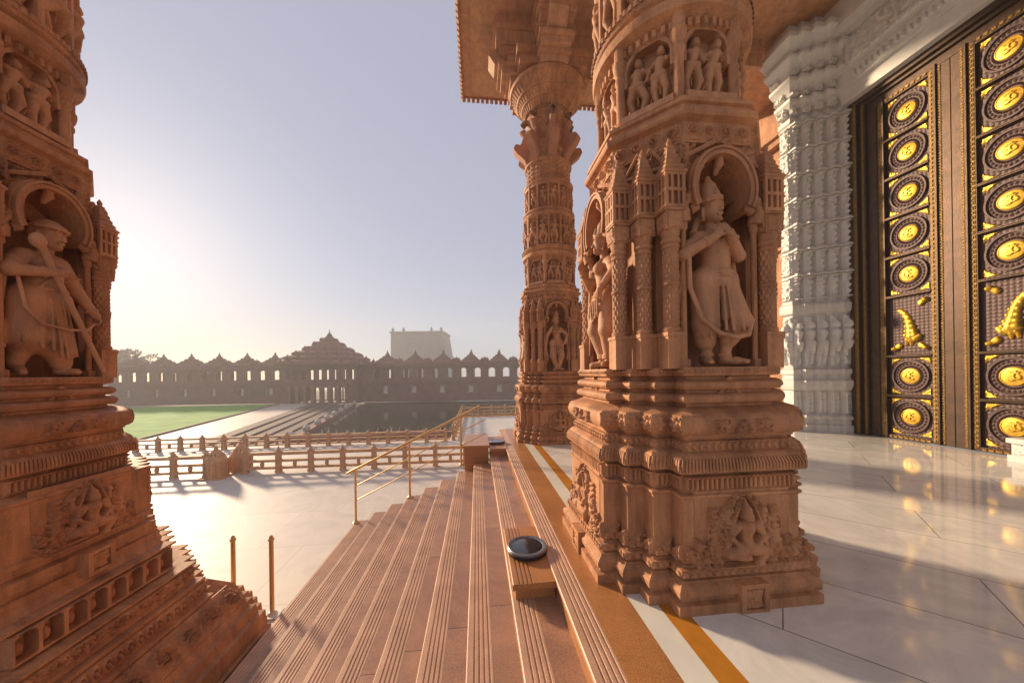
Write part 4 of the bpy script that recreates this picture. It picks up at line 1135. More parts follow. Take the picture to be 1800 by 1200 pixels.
relief(mb, Ml(8.838, 8.33), 6.4, .26, lambda U, V: .05*(np.abs(((U*9) % 1)-.5) < .28)*(V > .06)*(V < .2), .02)
mb.obj('lintel_frieze', 'wmarble', fac, 45)

# door frame and leaves; leaf local frame: origin at the hinge foot, y across, x out of the wall
mb = MB()
y0, y1 = FY(6.86), FY(4.30)
for a, b, x0, zt in ((7.16, 6.98, -.20, 8.04), (6.979, 6.86, -.13, 7.90), (6.859, 6.68, -.07, 7.78)):
    mb.box(FX(XD)+x0, .02, FY(b), FY(a), 0, zt)
    mb.box(FX(XD)+x0-.001, .02, FY(4.3), FY(b)-.0005, zt-(a-b)-.0, zt)
mb.obj('door_frame', 'bronze', fac)
mb = MB()
relief(mb, Matrix.Translation((-.202, FY(7.03), .02)) @ Matrix.Rotation(-PI/2, 4, 'Z'), 0.09, 7.9, lambda U, V: .012*(np.abs(((V*16) % 1)-.5) < .3)*(np.abs(U) < .018), .012)
relief(mb, Matrix.Translation((-.132, FY(6.92), .02)) @ Matrix.Rotation(-PI/2, 4, 'Z'), 0.07, 7.8, lambda U, V: .010*(np.abs(((V*22) % 1)-.5) < .3)*(np.abs(U) < .015), .012)
mb.obj('frame_beading', 'oldgold', fac, 45)

ZP = [(.10, .95), (.99, 1.82), (1.86, 3.14), (3.18, 4.02), (4.06, 4.90), (4.94, 5.78), (5.82, 6.66), (6.70, 7.54)]
def med_mesh():
    mb = MB()
    n = 56; rr = np.linspace(0, 1, 26); a = np.linspace(0, 2*PI, n+1)
    A, Rr = np.meshgrid(a, rr)
    h = .03*np.sqrt(np.clip(1.02-Rr**2, 0, 1))+.014*(np.abs(Rr-.90) < .06)
    X = Rr*np.cos(A); Y = Rr*np.sin(A)
    # raised curling emblem
    def arc(cx, cy, r, t0, t1):
        t = np.arctan2(Y-cy, X-cx); d = np.abs(np.hypot(X-cx, Y-cy)-r)
        return (d < .075) & (((t-t0) % (2*PI)) < (t1-t0))
    e = arc(-.18, .22, .21, -1.9, 2.2) | arc(-.16, -.2, .25, -2.6, 1.4) | arc(.26, -.05, .22, -3.0, 1.2) | ((np.hypot(X-.2, Y-.52) < .09)) | arc(.2, .6, .24, 3.6, 5.8)
    h = h+.022*e
    h[-1, :] = -.01
    P = np.stack([.168*X, -h*.8, .168*Y], -1)
    mb.grid(P)
    return mb.mesh('medallion', 'gold', 60)
def ring_mesh():
    mb = MB(); n = 72
    rr = np.linspace(0, 1, 34); A, Q = np.meshgrid(np.linspace(0, 2*PI, n*2+1), rr)
    r = .16+Q*(.35-.16)
    h = .03*np.exp(-((r-.205)/.015)**2)*(.6+.4*np.cos(A*36))+.022*np.exp(-((r-.265)/.018)**2)*(.5+.5*np.cos(A*24))+.03*(np.abs(r-.325) < .016)+.012
    h[-1, :] = -.01; h[0, :] = 0
    sx = 1.0
    mb.grid(np.stack([r*np.cos(A)*sx, -h, r*np.sin(A)], -1))
    return mb.mesh('panel_ring', 'purple', 60)
def corner_mesh(W, H, r):
    mb = MB(); rnd = random.Random(2)
    def fn(U, V):
        q = np.hypot(U, V-H/2) > r+.015
        return np.where(q & (np.abs(U) < W/2-.01) & (np.abs(V-H/2) < H/2-.01), .016+leafy(U, V, rnd, .04, .016), -.011)
    relief(mb, Matrix.Identity(4), W, H, fn, .012, base=0)
    return mb.mesh('corner_ornament', 'gold', 45)
def peacock_mesh():
    mb = MB(); C = []
    # curling feathered tail that swells into a round body, four corner sprays
    path = [(.17, .94, .05), (.12, .90, .055), (.06, .80, .062), (.02, .68, .072), (.0, .56, .085), (-.02, .44, .105), (-.03, .34, .125)]
    for (x0, z0, r0), (x1, z1, r1) in zip(path[:-1], path[1:]): C.append((x0, z0, r0, x1, z1, r1, .4))
    C = [(a, b, c, d, e, f, -.30) for a, b, c, d, e, f, g in C]
    for i in range(15):
        t = i/14*(len(path)-1); k = min(int(t), len(path)-2); f = t-k
        x, z, r = [path[k][q]*(1-f)+path[k+1][q]*f for q in range(3)]
        w = .62 if i % 2 else 0
        for sg in ((-w, w) if w else (0,)): C.append((x+sg*r, z, r*.42, x+sg*r, z, r*.42, .8))
    for i in range(9):
        a = 2*PI*i/9; C.append((-.03+.10*math.cos(a), .35+.10*math.sin(a), .03, -.03+.115*math.cos(a), .35+.115*math.sin(a), .022, 1.3))
    C += [(-.11, .30, .05, -.16, .36, .035, .8), (-.16, .36, .035, -.12, .41, .02, .8), (-.02, .24, .035, -.02, .17, .02, .5), (.05, .26, .03, .06, .18, .02, .5)]
    for sx in (-1, 1):
        for z, dz in ((.10, 1), (1.10, -1)):
            if sx == 1 and dz < 0: continue
            for a in (-.5, 0, .5):
                C.append((sx*.26, z, .035, sx*(.26-.10*math.cos(a)), z+dz*.06+.07*math.sin(a), .03, .6))
            C.append((sx*.26, z, .045, sx*.25, z+.01, .04, .9))
    relief(mb, Matrix.Identity(4), .68, 1.2, lambda U, V: np.where(caps(U, V, C) > 0, caps(U, V, C)*1.0+.004, -.02), .009, base=0)
    return mb.mesh('peacock_ornament', 'gold', 60)
WL = 1.18
def leaf_meshes():
    # y runs from the outer edge (0) to the meeting stile (WL); x out of the wall is negative
    fr, orn = MB(), MB()
    fr.box(.02, .06, 0, WL, .02, 7.66)                                   # backing plate
    fr.box(-.06, .019, 0, .13, .02, 7.66); fr.box(-.06, .019, .87, WL, .02, 7.66)
    fr.box(-.10, -.061, .965, .995, .02, 7.66); fr.box(-.085, -.061, .105, .13, .02, 7.66)
    zs = [.02]+[z for p in ZP for z in p]+[7.66]
    for i in range(0, len(zs), 2):
        z0, z1 = zs[i], zs[i+1]
        fr.box(-.055, .018, .131, .869, z0, z1)
        m = (z0+z1)/2
        if i not in (0, len(zs)-2):
            fr.box(-.085, -.056, .131, .869, z0, z0+.014); fr.box(-.085, -.056, .131, .869, z1-.014, z1)
    L = Matrix.Rotation(-PI/2, 4, 'Z')
    st = lambda U, V: .018*((np.abs(((V*11) % 1)-.5) < .30) & (np.abs(U) < .032))*(.6+.4*np.cos(U*160))+.01*(np.abs(np.abs(U)-.042) < .004)
    relief(orn, Matrix.Translation((-.061, .917, .04)) @ L, .088, 7.6, st, .0095)
    relief(orn, Matrix.Translation((-.061, 1.035, .04)) @ L, .05, 7.6, lambda U, V: .012*((np.abs(((V*18) % 1)-.5) < .28) & (np.abs(U) < .016)), .0095)
    relief(orn, Matrix.Translation((-.061, .052, .04)) @ L, .088, 7.6, st, .0095)
    relief(orn, Matrix.Translation((-.056, .5, 7.555)) @ L, .70, .09, lambda U, V: .016*(np.abs(((U*11) % 1)-.5) < .3)*(np.abs(V-.045) < .03), .0095)
    relief(orn, Matrix.Translation((-.056, .5, .03)) @ L, .70, .06, lambda U, V: .016*(np.abs(((U*11) % 1)-.5) < .3)*(np.abs(V-.03) < .02), .0095)
    for i in range(2, len(zs)-2, 2):
        relief(orn, Matrix.Translation((-.056, .5, zs[i]+.014)) @ L, .73, zs[i+1]-zs[i]-.028, lambda U, V: .012*(np.abs(((U*14) % 1)-.5) < .3), .0095)
    return fr.mesh('door_leaf', 'bronze', 30), orn.mesh('stile_ornament', 'oldgold', 45)
LF, LO = leaf_meshes()
MED, RNG, CRN, PCK = med_mesh(), ring_mesh(), corner_mesh(.66, .78, .385), peacock_mesh()
def ground(mb, H):
    relief(mb, Matrix.Translation((.004, .5, .01)) @ Matrix.Rotation(-PI/2, 4, 'Z'), .72, H-.02, lambda U, V: .010*np.abs(np.cos(U*46)*np.cos(V*46)), .011, edge=.0)
pf = MB(); ground(pf, .84); pf.box(.005, .019, .131, .869, 0, .84); PFM = pf.mesh('panel_field', 'purple')
pf = MB(); ground(pf, 1.28); pf.box(.005, .019, .131, .869, 0, 1.28); PFL = pf.mesh('panel_field', 'purple')
Lq = Matrix.Rotation(-PI/2, 4, 'Z')
for y_outer, sgn in ((6.675, -1), (4.30, 1)):
    leaf = link('door_leaf', LF, fac)
    # left leaf runs towards -y from the far jamb; right leaf is its mirror about the meeting line
    S = Matrix.Translation((0, FY(y_outer), 0)) @ Matrix.Diagonal((1, sgn, 1, 1))
    leaf.matrix_local = S
    link('stile_ornament', LO, leaf)
    for i, (z0, z1) in enumerate(ZP):
        c = (z0+z1)/2
        p = link('panel_field', PFL if i == 2 else PFM, leaf); p.location = (0, 0, z0)
        if i == 2:
            o = link('peacock_ornament', PCK, leaf); o.matrix_local = Matrix.Translation((.004, .5, z0+.04)) @ Lq
        else:
            o = link('panel_ring', RNG, leaf); o.matrix_local = Matrix.Translation((.003, .5, c)) @ Lq @ Matrix.Diagonal((.90, 1, 1, 1))
            o = link('medallion', MED, leaf); o.matrix_local = Matrix.Translation((-.008, .5, c)) @ Lq
            o = link('corner_ornament', CRN, leaf); o.matrix_local = Matrix.Translation((.004, .5, c-.39)) @ Lq
t = thing('marble_block', 'small white carved marble block on the floor against the right hand door', 'block', (9.0, 4.52, 0))
mb = MB(); mb.box(-.14, .14, -.14, .14, 0, .10); mb.box(-.11, .11, -.11, .11, .10, .30); mb.box(-.15, .15, -.15, .15, .30, .38); mb.obj('block', 'wmarble', t)
mb = MB(); relief(mb, Matrix.Translation((-.112, 0, .11)) @ Lq, .2, .18, lambda U, V: leafy(U, V, rnd, .05, .02), .01); mb.obj('carving', 'wmarble', t, 45)

# ------------------------------------------------------------------ stone blocks and floodlights on the steps
def step_block(label, x0, x1, y0, y1, z0, z1, grooves=False):
    t = thing('stone_block', label, 'stone block', ((x0+x1)/2, (y0+y1)/2, z0))
    w, d, h = (x1-x0)/2, (y1-y0)/2, z1-z0
    mb = MB(); mb.box(-w+.025, w-.02, -d+.035, d, 0, h-.05); mb.obj('body', 'granite_top', t)
    mb = MB()
    p = [(-w, h-.05), (-w, h-.006), (-w+.006, h)]
    if grooves:
        for g in (.045, .078, .111, .144): p += [(-w+g, h), (-w+g+.002, h-.007), (-w+g+.013, h-.007), (-w+g+.015, h)]
    p += [(w, h), (w, h-.05)]
    mb.loft([[(x, d, z) for x, z in p], [(x, -d, z) for x, z in p]]); mb.obj('top_slab', 'granite_top', t, 20)
    return t
step_block('low polished brown stone block with a grooved top on the second step, nearest the camera', .245, .60, 2.50, 3.42, -.15, -.012, True)
step_block('polished brown stone block at the far end of the steps, below the small dark floodlight', .245, .60, 6.95, 8.3, -1.5, .01)
step_block('wide polished brown stone block at the far end of the steps, beside the handrail post', -.32, .235, 7.03, 8.35, -1.5, .07)
def floodlight(label, loc):
    t = thing('floodlight', label, 'light', loc, 0, 'round floodlights on stone blocks')
    mb = MB(); mb.lathe([(.165, 0), (.18, .008), (.182, .03), (.176, .036)], 40); mb.obj('housing', 'black', t)
    mb = MB(); mb.lathe([(.178, .034), (.179, .046), (.172, .054), (.148, .054), (.140, .048), (.140, .036)], 40); mb.obj('bezel', 'bezel', t)
    mb = MB(); mb.lathe([(.1395, .038), (.139, .047), (.10, .052), (.05, .054), (.002, .0545)], 40); mb.obj('glass', 'glass', t)
floodlight('round dark floodlight with a grey rim lying on the nearest brown stone block', (.425, 2.96, -.012))
floodlight('round dark floodlight on the far stone block at the end of the steps', (.42, 7.5, .01))

# ------------------------------------------------------------------ brass handrail and posts
t = thing('handrail', 'brass handrail sloping down the far end of the wide stone steps', 'handrail', (-2.4, 6.9, -1.35))
Q = lambda x, y, z: (x+2.4, y-6.9, z+1.35)
ps = [(-2.46, -1.35), (-1.40, -.9), (-.36, -.3)]
tops = []
for x, z in ps:
    zt = .9+(x-0)*(1.23/2.55)
    mb = MB(); mb.tube([Q(x, 6.9, z), Q(x, 6.9, zt)], .022, 12); mb.lathe([(.06, z+1.35), (.06, z+1.365), (.035, z+1.38), (.024, z+1.40)], 14, (x+2.4, 0)); mb.obj('post', 'brass', t)
    tops.append((x, zt))
mb = MB(); mb.tube([Q(-2.62, 6.9, .9-2.62*1.23/2.55), Q(.04, 6.9, .92)], .026, 12); mb.obj('top_rail', 'brass', t)
for dz in (.33, .62):
    mb = MB(); mb.tube([Q(-2.46, 6.9, .9-2.46*1.23/2.55-dz), Q(.15, 6.9, .9+.15*1.23/2.55-dz)], .011, 8); mb.obj('lower_rail', 'brass', t)
mb = MB(); mb.tube([Q(-.36, 6.93, .71), Q(.82, 6.93, .71)], .016, 8); mb.tube([Q(.80, 6.93, .71), Q(.80, 6.93, .90)], .016, 8); mb.obj('landing_rail', 'brass', t)
def post(label, loc):
    t = thing('brass_post', label, 'post', loc, 0, 'brass posts at the foot of the steps')
    mb = MB(); mb.tube([(0, 0, .01), (0, 0, .98)], .026, 14); mb.obj('shaft', 'brass', t)
    mb = MB(); mb.lathe([(.026, .96), (.036, .975), (.036, .99), (.022, 1.005), (.024, 1.02), (.006, 1.04)], 14); mb.obj('cap', 'brass', t)
    mb = MB(); mb.box(-.10, .10, -.10, .10, 0, .02); mb.lathe([(.06, .02), (.05, .035), (.028, .05)], 14); mb.obj('base', 'wmarble', t)
post('brass post at the foot of the steps, the one standing clear in front', (-2.70, 4.60, -1.5))
post('brass post at the foot of the steps, its foot hidden by the carved left plinth', (-3.20, 4.66, -1.5))

# ------------------------------------------------------------------ balustrades of the terrace
def balu_post_mesh(h, w=.066):
    mb = MB(); mb.box(-w*1.2, w*1.2, -w*1.2, w*1.2, 0, .07); mb.box(-w, w, -w, w, .07, h*.82); mb.box(-w*1.18, w*1.18, -w*1.18, w*1.18, h*.82, h*.86)
    mb.lathe([(w*1.0, h*.86), (w*1.05, h*.9), (w*.5, h*.95), (w*.55, h*.98), (.005, h*1.06)], 8)
    return mb.mesh('post', 'balu', 30)
def balustrade(label, p0, p1, n, h):
    p0, p1 = Vector(p0), Vector(p1); d = p1-p0; L = d.length
    t = thing('balustrade', label, 'balustrade', p0, math.atan2(d.y, d.x), 'terrace balustrades')
    pm = balu_post_mesh(h)
    for i in range(n+1):
        o = link('post', pm, t); o.location = (L*i/n, 0, 0)
    s = h/.85
    for z0, z1, w, nm in ((.60, .70, .07, 'top_rail'), (.36, .44, .05, 'middle_rail'), (.12, .20, .06, 'bottom_rail')):
        mb = MB(); mb.box(0, L, -w, w, z0*s, z1*s); mb.obj(nm, 'balu', t)
    mb = MB(); mb.lathe([(.035, .19*s), (.06, .25*s), (.06, .31*s), (.035, .37*s)], 8); bm_ = mb.mesh('baluster', 'balu')
    for i in range(n):
        o = link('baluster', bm_, t); o.location = (L*(i+.5)/n, 0, 0)
balustrade('sandstone balustrade on the near terrace edge, from the paired finials rightwards to the steps', (-7.45, 11.45, -1.5), (.55, 11.3, -1.5), 8, .80)
balustrade('short sandstone balustrade on the near terrace edge, left of the paired finials', (-16.0, 11.3, -1.5), (-8.45, 11.25, -1.5), 8, .80)
balustrade('longest sandstone balustrade, along the far terrace edge in front of the pond', (-34.0, 15.45, -1.5), (-1.5, 15.45, -1.5), 38, .62)
balustrade('sandstone balustrade running away from the steps along the side of the right hand terrace', (-1.15, 15.6, -1.5), (-1.15, 24.2, -1.5), 9, .78)
balustrade('sandstone balustrade across the far end of the right hand terrace, partly behind the column', (-1.0, 24.2, -1.5), (12.0, 24.2, -1.5), 13, .78)
def newel_mesh():
    mb = MB(); mb.lathe([(.30, 0), (.31, .05), (.29, .10), (.30, .2), (.30, .45), (.26, .60), (.17, .74), (.09, .84), (.05, .88), (.06, .91), (.01, .99)], 12)
    for k in range(12):
        a = 2*PI*k/12
        mb.tube([(.30*math.cos(a), .30*math.sin(a), .08), (.305*math.cos(a), .305*math.sin(a), .46), (.18*math.cos(a), .18*math.sin(a), .73)], [.018, .02, .012], 6)
    return mb.mesh('finial_body', 'balu', 40)
NM = newel_mesh()
for lb, loc in (('rounded ribbed sandstone gate finial ending the left balustrade, the nearer of the pair', (-8.10, 11.15, -1.5)), ('rounded ribbed sandstone gate finial ending the right balustrade, the farther of the pair', (-7.85, 11.85, -1.5))):
    t = thing('gate_finial', lb, 'finial', loc, 0, 'gate finials'); link('body', NM, t)
    mb = MB(); mb.box(-.33, .33, -.33, .33, 0, .045); mb.obj('base', 'balu', t)

# ------------------------------------------------------------------ the red colonnade across the pond
DF = 97.0
pal = thing('red_colonnade', 'long two storey red sandstone colonnade with pointed roofs across the pond', 'building', (DF*math.sin(YAW), DF*math.cos(YAW), LZ-.4), -YAW)
PXu = lambda u: (u-900)/580.0*DF
B0 = .0; ZU0, ZU1 = 6.1, 10.1           # sill and head of the upper arcade above the base
GZ = -(LZ-.4)                           # world z -> local z: z+GZ
def holes_wall(mb, x0, x1, z0, z1, holes, y0, y1):
    holes = sorted(holes); x = x0
    for hx0, hx1, hz0, hz1 in holes:
        mb.box(x, hx0, y0, y1, z0, z1)
        if hz0 > z0: mb.box(hx0, hx1, y0, y1, z0, hz0)
        if hz1 < z1: mb.box(hx0, hx1, y0, y1, hz1, z1)
        x = hx1
    mb.box(x, x1, y0, y1, z0, z1)
bays = [PXu(272+50.3*i) for i in range(-4, 5)]+[PXu(676+50.3*i) for i in range(0, 10)]
pc = PXu(573)
XL, XR = bays[0]-4.2, bays[-1]+4.2
PW = 10.5                               # half width of the central pavilion
ups, lows = [], []
for b in bays:
    for k in (-2.1, 2.1): ups.append((b+k-1.0, b+k+1.0, 7.0, 9.7))
    lows.append((b-.75, b+.75, 2.5, 4.6))
mb = MB()
for a, b in ((XL, pc-PW), (pc+PW, XR)):
    hs = [h for h in ups if a < h[0] and h[1] < b]
    holes_wall(mb, a, b, 6.0, 10.3, hs, 0, .8)
    holes_wall(mb, a, b, 0, 5.0, [h for h in lows if a < h[0] and h[1] < b], .4, 1.2)
    mb.box(a, b, .3, 7, 4.99, 5.6); mb.box(a, b, -.5, 7.4, 5.6, 6.0); mb.box(a, b, -1.0, 8.0, 10.3, 10.75); mb.box(a, b, -.4, 7.4, 10.75, 11.2)
    mb.box(a, b, -.25, -.01, 6.0, 6.75)
    holes_wall(mb, a, b, 6.0, 10.3, [(h[0]-.6, h[1]+.6, 6.6, 9.9) for h in hs], 6.6, 7.2)
    mb.box(a, b, 6.6, 7.2, 0, 4.99)
    mb.box(a, b, .2, .39, 0, 1.2)
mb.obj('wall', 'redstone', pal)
# arched window trims, one per opening
mb = MB(); n = 10
for s in (-1, 1):
    pts = [(s*1.0, 9.7)]+[(s*1.0*math.cos(t), 8.75+.95*math.sin(t)) for t in np.linspace(0, PI/2, n)]
    if s < 0: pts = pts[::-1]
    mb.loft([[(x, .2, z) for x, z in pts], [(x, .6, z) for x, z in pts]])
for s in (-1, 1): mb.tube([(s*1.05, -.1, 6.75), (s*1.05, -.1, 9.0)], .14, 8); mb.box(s*1.05-.2, s*1.05+.2, -.28, -.0, 9.0, 9.25)
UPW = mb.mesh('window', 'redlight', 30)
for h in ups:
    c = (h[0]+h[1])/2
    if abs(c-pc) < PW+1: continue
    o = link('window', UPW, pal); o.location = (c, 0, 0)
mb = MB()
mb.box(-.9, .9, .1, .39, 4.6, 4.85); mb.box(-.95, .95, .05, .39, 2.25, 2.5)
for s in (-1, 1): mb.box(s*.83-.07, s*.83+.07, .15, .39, 2.5, 4.6)
LWW = mb.mesh('window', 'redlight')
mb = MB(); mb.box(-.75, .75, .9, 1.0, 2.5, 4.6); PANE = mb.mesh('light_pane', 'window_light')  # added pale pane, coloured to stand in for light behind the opening
for h in lows:
    c = (h[0]+h[1])/2
    if abs(c-pc) < PW+1: continue
    o = link('window', LWW, pal); o.location = (c, 0, 0)
    link('light_pane', PANE, o)
def stepped(mb, c, y, w, z, hgt, n, fin=1.0):
    for i in range(n):
        f = 1-i/n; hw = w*f**1.1; z0 = z+hgt*i/n; z1 = z+hgt*(i+.62)/n
        q = [(-1, -1), (1, -1), (1, 1), (-1, 1)]
        mb.loft([[(c+a*hw*.97, y+b*hw*.97, z0) for a, b in q], [(c+a*hw, y+b*hw, z0+.1) for a, b in q], [(c+a*hw*.93, y+b*hw*.93, z1) for a, b in q], [(c+a*hw*.80, y+b*hw*.80, z+hgt*(i+1)/n) for a, b in q]])
    mb.lathe([(.55*fin, z+hgt-.15), (.62*fin, z+hgt+.1), (.35*fin, z+hgt+.35), (.42*fin, z+hgt+.6), (.16*fin, z+hgt+.85), (.12*fin, z+hgt+1.2*fin), (.01, z+hgt+1.9*fin)], 8, (c, y))
mb = MB(); stepped(mb, 0, 2.6, 3.3, 11.19, 3.0, 5, .75)
for s in (-1, 1): mb.lathe([(.5, 11.19), (.5, 11.6), (.62, 11.7), (.45, 12.2), (.12, 12.5), (.05, 12.9)], 8, (s*3.4, .5))
BAYR = mb.mesh('bay_roof', 'redstone', 30)
mb = MB(); mb.lathe([(1.0, 11.19), (1.0, 11.7), (1.15, 11.8), (.95, 12.3), (.5, 12.65), (.12, 12.8), (.05, 13.2)], 10, (0, .8)); DOME = mb.mesh('roof_dome', 'redstone', 30)
for b in bays:
    if abs(b-pc) < PW+2: continue
    o = link('bay_roof', BAYR, pal); o.location = (b, 0, 0)
    o = link('roof_dome', DOME, pal); o.location = (b+4.2, 0, 0)
# central pavilion with an open gate
mb = MB()
gate = [(pc+x-.8, pc+x+.8, 0.3, 4.6) for x in (-7.4, -5.2, -3.0, -.6, 1.8, 4.2, 6.6)]
holes_wall(mb, pc-PW, pc+PW, 0, 5.2, gate, -3.4, -2.6); holes_wall(mb, pc-PW, pc+PW, 0, 5.2, [(g[0]-.45, g[1]+.45, .3, 4.7) for g in gate], 8.0, 8.8)
mb.box(pc-PW, pc+PW, -4.0, 9.4, 5.2, 6.0); mb.box(pc-PW, pc+PW, -3.6, -3.3, 6.0, 6.8)
gu = [(pc+x-.55, pc+x+.55, 6.9, 9.6) for x in np.arange(-9.2, 9.3, 2.3)]
holes_wall(mb, pc-PW, pc+PW, 6.0, 10.3, gu, -3.2, -2.5); holes_wall(mb, pc-PW, pc+PW, 6.0, 10.3, [(g[0]-.45, g[1]+.45, 6.5, 9.9) for g in gu], 8.0, 8.6)
mb.box(pc-PW-.6, pc+PW+.6, -4.4, 9.6, 10.3, 11.0)
mb.box(pc-PW-.001, pc-PW+.6, -2.49, 7.99, 0, 10.29); mb.box(pc+PW-.6, pc+PW+.001, -2.49, 7.99, 0, 10.29)
mb.obj('gate_pavilion', 'redstone', pal)
mb = MB(); mb.lathe([(.3, 0), (.3, .5), (.22, .6), (.2, 3.9), (.32, 4.2), (.36, 4.6), (.36, 5.19)], 8); GP = mb.mesh('gate_pillar', 'redlight')
for g in gate:
    for x in (g[0]-.15, g[1]+.15):
        o = link('gate_pillar', GP, pal); o.location = (x, -3.75, 0)
mb = MB(); q4 = [(-1, -1), (1, -1), (1, 1), (-1, 1)]
for hw, z0, z1 in ((9.9, 10.99, 12.6), (8.6, 12.6, 13.9), (7.0, 13.9, 15.2), (5.2, 15.2, 16.6), (3.4, 16.6, 18.0), (1.9, 18.0, 19.2)):
    hm = (z0+z1)/2
    mb.loft([[(pc+a*hw*k, 2.2+b*hw*k, z) for a, b in q4] for k, z in ((.97, z0), (1.0, z0+.15), (.98, hm), (.90, z1-.25), (.80, z1))])
    for a in np.linspace(-.8, .8, max(2, int(hw*.8))): mb.lathe([(.42, z0+.1), (.46, hm), (.3, z1-.35), (.06, z1+.05)], 6, (pc+a*hw, 2.2-hw*1.0))
mb.lathe([(1.1, 19.1), (1.25, 19.5), (.7, 19.9), (.8, 20.2), (.3, 20.6), (.15, 21.2), (.02, 21.9)], 8, (pc, 2.2))
for x, w, h in ((-9.2, 1.6, 2.2), (9.2, 1.6, 2.2), (-12.0, 1.5, 1.4), (12.6, 1.6, 1.6), (-6.2, 1.3, 3.4), (6.2, 1.3, 3.4)): stepped(mb, pc+x, -1.6, w, 10.98, h, 4, .6)
mb.obj('gate_roof', 'redstone', pal, 30)

# pale block of a building far behind
D2 = 175.0
t = thing('grey_tower_block', 'plain pale grey tower block with small roof turrets rising behind the colonnade', 'building', (D2*math.sin(YAW), D2*math.cos(YAW), LZ-1.5), -YAW)
x0, x1 = (688-900)/580*D2, (782-900)/580*D2; H2 = (656+2.5-586)/580*D2+1.6-LZ+1.5
mb = MB(); mb.loft([[(x0-.6, 0, 0), (x1+3.4, 0, 0), (x1+3.4, 22, 0), (x0-.6, 22, 0)], [(x0, 0, H2), (x1-1, 0, H2), (x1-1, 20, H2), (x0, 20, H2)]]); mb.obj('wall', 'greystone', t)
mb = MB(); mb.box(x0-.5, x1-.5, -.5, 20.5, H2, H2+.9); mb.obj('roof_edge', 'greystone', t)
mb = MB(); mb.lathe([(.7, H2+.9), (.7, H2+1.8), (.9, H2+2.0), (.35, H2+2.6), (.08, H2+3.4)], 8); TM = mb.mesh('turret', 'greystone')
for f in (.03, .24, .78, .97):
    o = link('turret', TM, t); o.location = (x0+(x1-x0-1)*f, .8, 0)
mb = MB(); mb.box(-.5, .5, -.08, .5, -.9, .9); TW = mb.mesh('window', 'greystone')
for i in range(7):
    for j in range(3):
        o = link('window', TW, t); o.location = (x0+2.2+(x1-x0-6)*i/6.0, -.6*(3.5+j*4.2)/H2*0, H2-3.5-j*4.2)

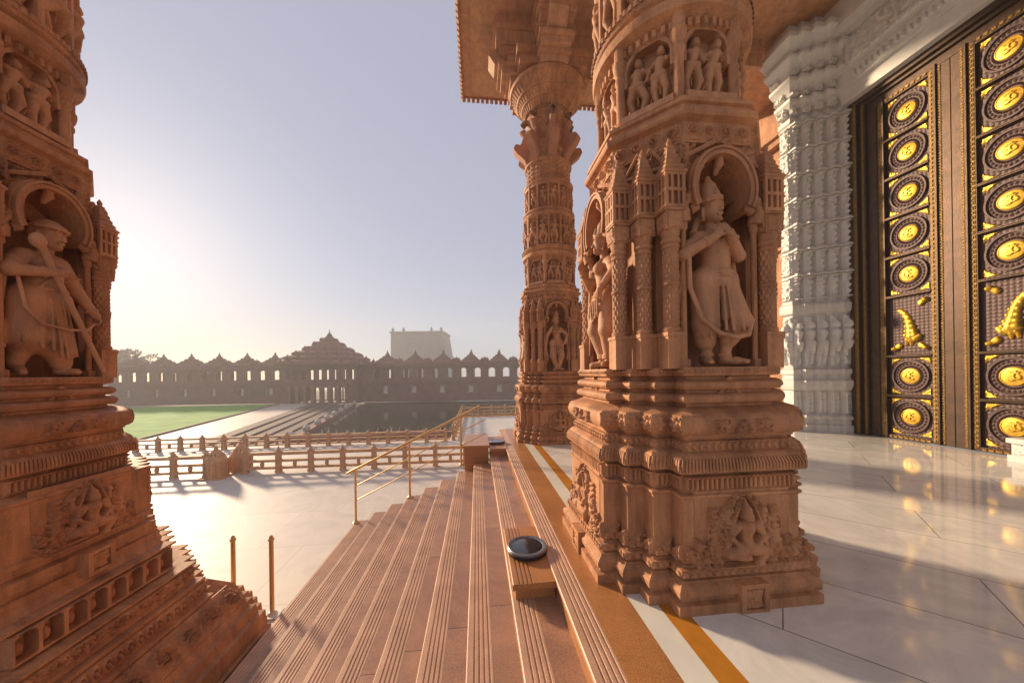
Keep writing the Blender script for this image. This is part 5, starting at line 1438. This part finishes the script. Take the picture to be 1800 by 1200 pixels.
# ------------------------------------------------------------------ trees far behind the colonnade
def tree(name, label, x, y, h, r, seed, palm=False):
    rnd = random.Random(seed); t = thing(name, label, 'tree', (x, y, LZ-1.5), 0, 'trees beyond the colonnade')
    mb = MB(); mb.tube([(0, 0, 0), (rnd.uniform(-.2, .2), 0, h*.5), (0, 0, h*.82)], [.05*h*.5, .03*h*.5, .02*h*.5], 7)
    if not palm:
        for k in range(7):
            a = rnd.random()*2*PI; mb.tube([(0, 0, h*.45), (math.cos(a)*r*.4, math.sin(a)*r*.4, h*.65), (math.cos(a)*r*.75, math.sin(a)*r*.75, h*rnd.uniform(.7, .85))], [.022*h*.5, .014*h*.5, .006*h*.5], 5)
    mb.obj('trunk', 'bark', t)
    V, F = [], []
    def leafq(p, d, s):
        d = d.normalized(); u = d.cross(Vector((rnd.uniform(-1, 1), rnd.uniform(-1, 1), rnd.uniform(-1, 1)))).normalized()*s*.45
        i = len(V); V.extend([tuple(p-u*.2), tuple(p+d*s*.5-u), tuple(p+d*s), tuple(p+d*s*.5+u)]); F.append((i, i+1, i+2, i+3))
    if palm:
        for k in range(26):
            a = rnd.random()*2*PI; el = rnd.uniform(-.3, 1.2); L = r*rnd.uniform(.8, 1.1); p = Vector((0, 0, h*.82))
            for q in range(7):
                d = Vector((math.cos(a)*math.cos(el), math.sin(a)*math.cos(el), math.sin(el))); el -= .28
                leafq(p, d+Vector((0, 0, .3)), L*.28); leafq(p, d-Vector((0, 0, .3)), L*.28); p = p+d*L/7
    else:
        cl = [(Vector((rnd.gauss(0, r*.42), rnd.gauss(0, r*.42), h*rnd.uniform(.5, .92))), r*rnd.uniform(.22, .4)) for _ in range(22)]
        for c, cr in cl:
            for _ in range(130):
                d = Vector((rnd.gauss(0, 1), rnd.gauss(0, 1), rnd.gauss(0, 1))).normalized()
                leafq(c+d*cr*rnd.uniform(.5, 1), d+Vector((rnd.uniform(-.6, .6), rnd.uniform(-.6, .6), rnd.uniform(-.2, .6))), cr*.34)
    mb = MB(); mb.add(V, F); mb.obj('crown', 'leaf', t, 180)
def at(u, D): 
    xc = (u-900)/580*D
    return xc*math.cos(YAW)+D*math.sin(YAW), D*math.cos(YAW)-xc*math.sin(YAW)
for u, D, h, r, s, pm, lb in ((200, 140, 21, 9.5, 1, False, 'broad round grey green tree beside the carved left column, behind the colonnade'), (292, 150, 17.5, 2.4, 2, True, 'small palm top left of the second roof peak beyond the colonnade'), (312, 150, 17.2, 2.0, 3, True, 'tiny palm top standing just left of the roof peak, right of another palm'),
      (383, 150, 17.0, 1.8, 4, True, 'palm top just right of the third roof peak beyond the colonnade'), (398, 150, 17.2, 2.0, 5, True, 'palm top between the third and fourth roof peaks, right of its neighbour'), (150, 150, 16, 7, 6, False, 'lower round tree behind the far left end of the colonnade')):
    x, y = at(u, D); tree('palm_tree' if pm else 'broad_tree', lb, x, y, h, r, s, pm)

# ------------------------------------------------------------------ haze over the court
HAZE = 0.0023
mb = MB(); mb.box(-190, 130, -40, 215, LZ-3.0, 32.0)
hz = bpy.data.materials.new('haze'); hz.use_nodes = True
nt = hz.node_tree
for n_ in list(nt.nodes):
    if n_.type != 'OUTPUT_MATERIAL': nt.nodes.remove(n_)
pv = nt.nodes.new('ShaderNodeVolumePrincipled'); pv.inputs['Color'].default_value = (.93, .90, .88, 1); pv.inputs['Density'].default_value = HAZE; pv.inputs['Anisotropy'].default_value = .12
nt.links.new(pv.outputs[0], nt.nodes['Material Output'].inputs['Volume'])
M['haze'] = hz
if HAZE: o = mb.obj('haze', 'haze'); o['kind'] = 'stuff'
bpy.context.view_layer.update()
